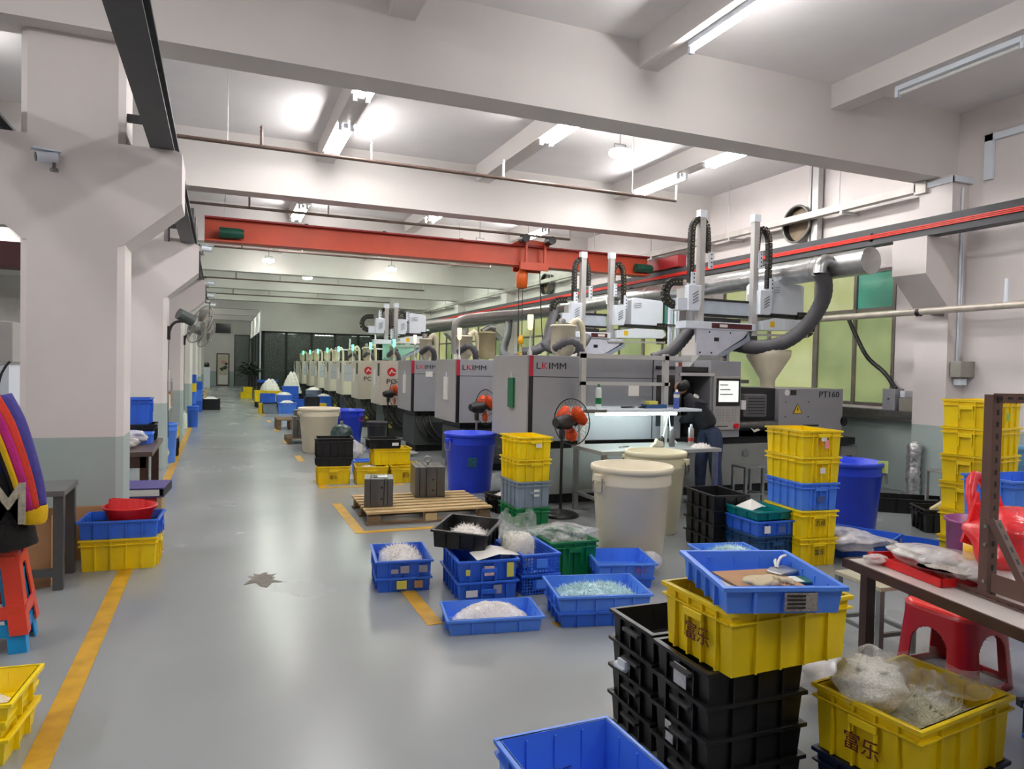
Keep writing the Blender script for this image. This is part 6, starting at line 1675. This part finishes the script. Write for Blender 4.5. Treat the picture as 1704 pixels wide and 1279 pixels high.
# blue crates behind the red bag
for i in range(3):
    crate('%s big blue crate behind the red bag' % ['bottom', 'middle', 'top'][i], BLU2 if i == 2 else BLU, (5.30, 3.30, 0.30*i), -0.1, 0.60, 0.42, 0.30, nl=4, nw=3)
pb = thing('purple_bin', 'translucent purple bin behind the work table', 'bin', (4.55, 3.05, 0))
MB().lathe([(0.17,0),(0.20,0.66),(0.21,0.67),(0.21,0.68),(0.19,0.68),(0.16,0.02),(0,0.02)],28).build('body', mat('purple_bin_plastic', (140, 60, 120), 0.3), pb)
MB().torus((0,0,0.675),(0,0,1),0.205,0.01,28,6).build('rim', MATS['purple_bin_plastic'], pb)
# --- assembly table on the right with its frame, bags and tray
TA = -0.185
at_ = thing('assembly_table', 'white-topped table with dark brown edge at the right', 'table', (2.64, 2.38, 0), TA)
MB().box(0.0, 1.25, -1.5, 0.0, 0.735, 0.765).build('table_top', mat('white_laminate', (208, 200, 196), 0.3, var=0.04), at_)
MB().box(-0.012, 0.0, -1.512, 0.012, 0.728, 0.768).box(-0.012, 1.262, 0.0, 0.012, 0.728, 0.768).box(1.25, 1.262, -1.512, 0.012, 0.728, 0.768).box(-0.012, 1.262, -1.512, -1.5, 0.728, 0.768).build('edge_band', BROWNT, at_)
for x in (0.06, 1.19):
    for y in (-1.44, -0.07): MB().box(x-0.022, x+0.022, y-0.022, y+0.022, 0, 0.735).build('leg', BROWNT, at_)
def onT(x, y, z=0.767):
    return (2.64 + x*math.cos(TA) - y*math.sin(TA), 2.38 + x*math.sin(TA) + y*math.cos(TA), z)
af = thing('slotted_frame', 'brown slotted-angle frame standing on the assembly table', 'frame', onT(0.165, -0.58), TA)
def angle(p0, p1, w, par, slots=True, nm='slotted_angle'):
    """L-profile bar with dark slots along it (vertical or horizontal)"""
    p0, p1 = Vector(p0), Vector(p1); d_ = (p1-p0)
    b = MB()
    a1 = Vector((1,0,0)) if abs(d_.x) < 0.3*d_.length else Vector((0,0,1))
    a2 = Vector((0,1,0)) if abs(d_.y) < 0.7*d_.length else Vector((1,0,0))
    b.bar(p0+a1*w/2, p1+a1*w/2, w, 0.003, up=a2)
    b.bar(p0+a2*w/2, p1+a2*w/2, 0.003, w, up=a2)
    o = b.build(nm, BROWN, par)
    n = int(d_.length/0.045)
    for i in range(n):
        q0 = p0 + d_*((i+0.3)/n); q1 = p0 + d_*((i+0.75)/n)
        MB().bar(q0+a1*w/2-a2*0.0022, q1+a1*w/2-a2*0.0022, 0.009, 0.0012, up=a2).build('slot', MDARK, o)
    return o
angle((0,0,0.0),(0,0,0.77),0.04,af)
angle((0,0,0.74),(0.62,0,0.74),0.035,af)
angle((0.60,0,0.0),(0.60,0,0.74),0.04,af)
angle((-0.02,0.20,0.002),(-0.02,-0.22,0.002),0.035,af,nm='foot_bar')
angle((0.0,-0.20,0.03),(0.0,-0.02,0.30),0.03,af,nm='brace')
MB().box(-0.003, 0.0, -0.20, -0.02, 0.03, 0.10).build('gusset_plate', BROWN, af)
for z in (0.06, 0.20, 0.27): MB().cyl((-0.006,0.012,z),(0.0,0.012,z),0.007,n=8).build('bolt', STEEL, af)
rt_ = thing('red_tray', 'shallow red tray with bagged parts on the assembly table', 'tray', onT(0.22, -0.24), TA)
MB().taper(0.26,0.40,0.26,0.40,0,0.004).build('base', RED, rt_)
for x0,x1,y0,y1 in ((-0.135,-0.128,-0.21,0.21),(0.128,0.135,-0.21,0.21),(-0.135,0.135,-0.21,-0.203),(-0.135,0.135,0.203,0.21)):
    MB().box(x0,x1,y0,y1,0,0.035).build('side', RED, rt_)
lumpy('parts_bag', 'cloudy bag of white parts lying in the red tray', 'bag', onT(0.22, -0.22, 0.773), 0.105, 0.15, 0.05, BAGW, 71, False, 0.25, 4, inner=(PELLET, 0.6))
lumpy('parts_bag', 'clear bag bulging over the red tray edge', 'bag', onT(0.20, -0.40, 0.78), 0.10, 0.11, 0.06, BAG, 72, False, 0.3, 4, inner=(PELLET, 0.35))
tbg = lumpy('printed_bag', 'cloudy bag with green print beside the slotted frame', 'bag', onT(0.30, -0.48, 0.768), 0.11, 0.13, 0.05, BAGW, 73, False, 0.2, 4)
MB().prism([(-0.05,0.0),(0.0,0.02),(0.05,0.0),(0.0,-0.02)], 'z', 0.100, 0.101).build('green_logo', GRNTAG, tbg)
lumpy('plastic_bag', 'small crumpled silver wrapper at the table corner', 'bag', onT(0.07, -0.10, 0.767), 0.045, 0.04, 0.022, BAGW, 74, False, 0.5, 3)
tr_ = thing('tape_roll', 'wide yellow tape roll standing on the assembly table', 'tape', onT(0.62, -0.09))
MB().lathe([(0.045,0),(0.062,0),(0.062,0.065),(0.045,0.065),(0.045,0)],28,cap=False).build('tape', mat('tape_yellow', (236, 190, 20), 0.35), tr_)
MB().lathe([(0.041,0),(0.045,0),(0.045,0.065),(0.041,0.065),(0.041,0)],28,cap=False).build('core', mat('maroon_core', (120, 40, 44), 0.6), tr_)
rbg = lumpy('red_bag', 'big glossy red carrier bag on the assembly table', 'bag', onT(0.46, -0.44), 0.20, 0.20, 0.155, BAGRED, 75, False, 0.25, 4)
MB().tube([(-0.12,0.10,0.22),(-0.10,0.14,0.36),(-0.05,0.16,0.42),(0.02,0.15,0.36),(0.05,0.12,0.24)],0.02,8,step=0.03).build('handle_loop', BAGRED, rbg)
MB().prism([(-0.20,0.16),(-0.11,0.36),(-0.06,0.22),(0.02,0.35),(0.10,0.2),(0.0,0.1)], 'y', 0.10, 0.11).build('bag_neck', BAGRED, rbg)
# stools under the table
rs = thing('red_stool', 'glossy red plastic stool beside the assembly table', 'stool', (3.63, 2.56, 0), 0.02)
W0, W1, HS = 0.44, 0.36, 0.40
bm = bmesh.new()
def ringpts(w, z, n=224, p=5.0):
    r = []
    for i in range(n):
        a = 2*PI*(i+0.5)/n
        c0, s0 = math.cos(a), math.sin(a)
        k_ = (abs(c0)**p+abs(s0)**p)**(-1/p)
        r.append((w/2*k_*c0, w/2*k_*s0, z))
    return r
zs_ = [0.0, 0.035] + [0.04+0.0055*q for q in range(50)] + [0.33, 0.36, 0.385]
ws_ = [W0+(W1*1.06-W0)*min(1, z/0.33) for z in zs_]
vs = []; fs = []
for z, w in zip(zs_, ws_): vs += ringpts(w, z)
N = 224
for j in range(len(zs_)-1):
    for i in range(N):
        a = 2*PI*(i+0.5+0.5)/N
        # distance from the middle of the nearest side, as a fraction of the side
        q = (a % (PI/2))/(PI/2)
        m_ = abs(q-0.5)*2 if True else 0
        m_ = abs(((a+PI/4) % (PI/2))/(PI/2)-0.5)*2
        zc = (zs_[j]+zs_[j+1])/2
        arch = zc > 0.04 and zc < 0.295 and m_ < 0.60*math.sqrt(max(0, 1-max(0, (zc-0.19)/0.105)**2))
        if arch or (zc < 0.035 and False): continue
        fs.append((j*N+i, j*N+(i+1) % N, (j+1)*N+(i+1) % N, (j+1)*N+i))
o = MB().add(vs, fs, True).build('leg_shell', REDB, rs)
sd = o.modifiers.new('thick', 'SOLIDIFY'); sd.thickness = 0.008; sd.offset = -1
sv = []
for z, w in ((0.378, W1*1.06), (0.392, W1*1.03), (0.402, W1*0.97), (0.405, W1*0.85), (0.404, W1*0.2), (0.400, 0.03)): sv += ringpts(w, z)
sf = [(j*N+i, j*N+(i+1) % N, (j+1)*N+(i+1) % N, (j+1)*N+i) for j in range(5) for i in range(N)]
MB().add(sv, sf, True).build('seat', mat('stool_lit_seat_red', (222, 40, 34), 0.25), rs)  # same plastic as the sides, coloured brighter as the lit top
MB().cyl((0,0,0.396),(0,0,0.403),0.014,n=12).build('seat_hole', MDARK, rs)
frame_stool('grey steel stool behind the assembly table corner', (3.62, 3.05, 0), 0.27, 0.36, 0.40, -0.1, mat('stool_grey_steel', (128, 132, 130), 0.4, metal=0.5), mat('stool_beige_top', (176, 170, 146), 0.5))
fs2 = thing('chair_frame', 'bent chrome chair frame under the assembly table', 'chair', (3.95, 2.15, 0))
MB().tube([(-0.10,0.12,0.30),(-0.18,0.0,0.30),(-0.10,-0.15,0.30),(0.25,-0.25,0.30)],0.014,10,step=0.03).tube([(-0.10,0.12,0.30),(0.3,0.1,0.30)],0.014,10).build('seat_tube', STEEL, fs2)
MB().tube([(0.25,-0.2,0.30),(0.26,-0.22,0.15),(0.27,-0.24,0.014)],0.012,8).tube([(0.3,0.1,0.30),(0.31,0.11,0.014)],0.012,8).tube([(-0.16,-0.03,0.30),(-0.18,-0.03,0.014)],0.012,8).build('leg_tube', STEEL, fs2)
MB().box(-0.05, 0.3, -0.2, 0.1, 0.305, 0.32).build('seat_pan', BLK, fs2)
tag(MB().bar((3.30,2.02,0.16),(4.3,1.55,0.16),0.035).bar((3.34,2.0,0),(3.34,2.0,0.15),0.03).bar((4.26,1.57,0),(4.26,1.57,0.15),0.03).build('foot_rail', MDARK), 'low dark foot rail in front of the red stool', 'rail')
# --- near black stacks with the yellow crate and tilted blue tray
g9 = 'near black crate stacks'
mat('dirty_label', (196, 196, 196), 0.7, var=0.15, scale=60)
LV = ['bottom', 'second from bottom', 'second from top', 'top']
for i in range(4):
    t_ = crate('black crate, %s of the foreground stack farther from the viewer' % LV[i], BLK, (1.90, 2.645, 0.125*i), -0.01, 0.46, 0.36, 0.128, nl=3, nw=3, grips=False, group=g9)
    MB().box(-0.255, -0.232, -0.10, 0.02, 0.085, 0.098).build('side_grip', mat('black_worn_edge', (58, 58, 60), 0.35), t_)
    if i == 2: MB().cyl((-0.255,-0.02,0.05),(-0.255,0.06,0.045),0.016,n=10).box(-0.268,-0.24,-0.03,0.03,0.05,0.085).build('white_clip', WHT, t_)
for i in range(4):
    t_ = crate('black crate, %s of the foreground stack under the yellow crate' % LV[i], BLK, (1.885, 2.255, 0.125*i-0.0), -0.02, 0.47, 0.37, 0.128, nl=3, nw=3, grips=False, group=g9)
    MB().box(-0.26, -0.237, -0.10, 0.02, 0.085, 0.098).build('side_grip', MATS['black_worn_edge'], t_)
    if i == 3: note(t_, 'l', -0.02, 0.06, 0.08, 0.08, MATS['dirty_label'], L=0.47)
    if i == 1: note(t_, 'l', 0.05, 0.085, 0.04, 0.03, MATS['dirty_label'], L=0.47); note(t_, 'l', 0.04, 0.04, 0.05, 0.035, MATS['dirty_label'], L=0.47)
yc = crate('large yellow crate on the near black stacks', YEL2, (1.975, 2.215, 0.503), 0.02, 0.60, 0.42, 0.245, nl=4, nw=4)
hanzi(yc, '富乐', 'l', -0.03, 0.085, 0.072, L=0.60)
bt = crate('blue tray with cardboard tilted on the large yellow crate', BLU2, (1.925, 2.15, 0.752), -0.30, 0.46, 0.48, 0.10, nl=3, nw=4, grips=False, tilt=(0.02, 0.0))
note(bt, 'f', 0.05, 0.05, 0.12, 0.065, mat('printed_label', (150, 142, 136), 0.6, var=0.35, scale=90), W=0.48, name='printed_label')
for r_ in range(4): MB().box(-0.002, 0.065, -0.25, -0.248, 0.07-0.014*r_, 0.076-0.014*r_).build('label_line', INK, bt)
text('lettering', '品', 0.07, BLULOGO, bt, (0.0, 0.219, 0.03), (PI/2, 0, 0))
cdb = thing('cardboard_sheet', 'brown cardboard sheet lying in the tilted blue tray', 'cardboard', (1.94, 2.15, 0.80), -0.15)
MB().box(-0.14, 0.12, -0.16, 0.12, 0.0, 0.006).build('board', CARD, cdb)
MB().box(-0.17, -0.06, -0.18, 0.05, -0.012, -0.006).build('white_sheet', PAPER, cdb)
gl = lumpy('work_gloves', 'wrinkled cream work gloves on the cardboard sheet', 'gloves', (1.87, 2.06, 0.807), 0.075, 0.04, 0.022, mat('cream_glove', (206, 192, 160), 0.9, bump=0.5, bscale=60), 81, False, 0.6, 3, rot=0.0)
for k_ in range(4): MB().tube([(0.02+0.012*k_, 0.02-0.016*k_, 0.026),(0.07+0.01*k_, 0.015-0.018*k_, 0.024),(0.095,0.005-0.018*k_,0.012)],0.010,8,step=0.02).build('finger', MATS['cream_glove'], gl)
pf = thing('foil_packet', 'shiny grey packet with a white tie in the tilted tray', 'packet', (2.09, 2.20, 0.80), 0.3)
MB().prism([(-0.06,-0.04),(0.05,-0.05),(0.07,0.03),(0.0,0.05),(-0.06,0.03)], 'z', 0, 0.016).build('packet', STEEL, pf, bevel=0.005)
MB().tube([(0.0,0.02,0.016),(0.03,0.03,0.035),(0.07,0.04,0.045),(0.09,0.03,0.05)],0.006,8,step=0.02).tube([(0.0,0.02,0.016),(0.03,0.045,0.03),(0.06,0.06,0.03)],0.006,8,step=0.02).build('tie', PAPER, pf)
gp_ = thing('green_card', 'dark green card beside the foil packet', 'card', (2.09, 2.10, 0.80), -0.2)
MB().box(-0.05, 0.06, -0.04, 0.04, 0, 0.004).build('card', GRNTAG, gp_); MB().box(-0.04, 0.0, -0.035, 0.035, 0.004, 0.006).build('print', PAPER, gp_)
# --- blue crate at the bottom edge and right foreground crate with pellet bag
nb = crate('blue crate cut off by the bottom edge of the picture', BLU2, (1.155, 2.03, 0), 0.02, 0.47, 0.60, 0.28, nl=3, nw=4)
text('lettering', '富乐', 0.05, mat('faint_blue_ink', (50, 70, 140), 0.6), nb, (-0.03, 0.262, 0.10), (PI/2, 0, 0))
R10 = math.atan2(0.07, 0.57)
x_, y_ = at_corner(2.16, 1.62, 0.58, 0.42, R10)
crate('dark blue crate beneath the right foreground yellow crate', mat('navy_plastic', (22, 34, 66), 0.4), (x_, y_, 0), R10, 0.58, 0.42, 0.18, nl=4, nw=3, grips=False)
yc = crate('yellow crate holding a pellet bag in the right foreground', YEL2, (x_, y_, 0.18), R10, 0.59, 0.43, 0.245, nl=4, nw=4)
hanzi(yc, '富乐', 'l', -0.0, 0.075, 0.072, L=0.59)
scraps('plastic_scraps', 'greenish-white sprues filling the right foreground yellow crate', 'scraps', (x_+0.05, y_+0.0, 0.30), 0.22, 0.17, 0.05, 1500, SHARDG, 0.05, 0.003, R10)
lumpy('pellet_bag', 'tied clear bag of off-white pellets on the right foreground crate', 'bag', (x_-0.16, y_+0.05, 0.34), 0.135, 0.135, 0.10, BAGC, 91, True, 0.10, 5, inner=(PELLET, 0.92))
shf = thing('plastic_sheet', 'clear plastic sheet stretched over the right foreground crate', 'sheet', (x_+0.08, y_+0.03, 0.41), R10)
random.seed(5)
vs = []; fs = []
NX, NY = 14, 12
for i in range(NX+1):
    for j in range(NY+1):
        u, v = i/NX, j/NY
        vs.append((-0.16+0.42*u+0.05*v, -0.16+0.38*v*(1-0.15*u)-0.02*u, 0.015+0.03*math.sin(7*u+3*v)*math.sin(5*v+1)+0.012*random.uniform(-1,1)+0.03*(v > 0.85)))
for i in range(NX):
    for j in range(NY): fs.append((i*(NY+1)+j, (i+1)*(NY+1)+j, (i+1)*(NY+1)+j+1, i*(NY+1)+j+1))
MB().add(vs, fs, True).build('film', film('thin_clear_film', (240, 240, 240), 0.22, 0.08), shf)
for i in range(2):
    crate('%s blue crate at the right edge of the picture' % ('lower' if i == 0 else 'upper'), BLU if i == 0 else BLU2, (3.40, 1.70, 0.125*i), 0.1, 0.56, 0.42, 0.125, nl=4, nw=3, grips=False)
lumpy('plastic_bag', 'white bag on the floor behind the right foreground crate', 'bag', (2.75, 2.55, 0.0), 0.16, 0.12, 0.12, BAGW, 95, False, 0.4, 3)
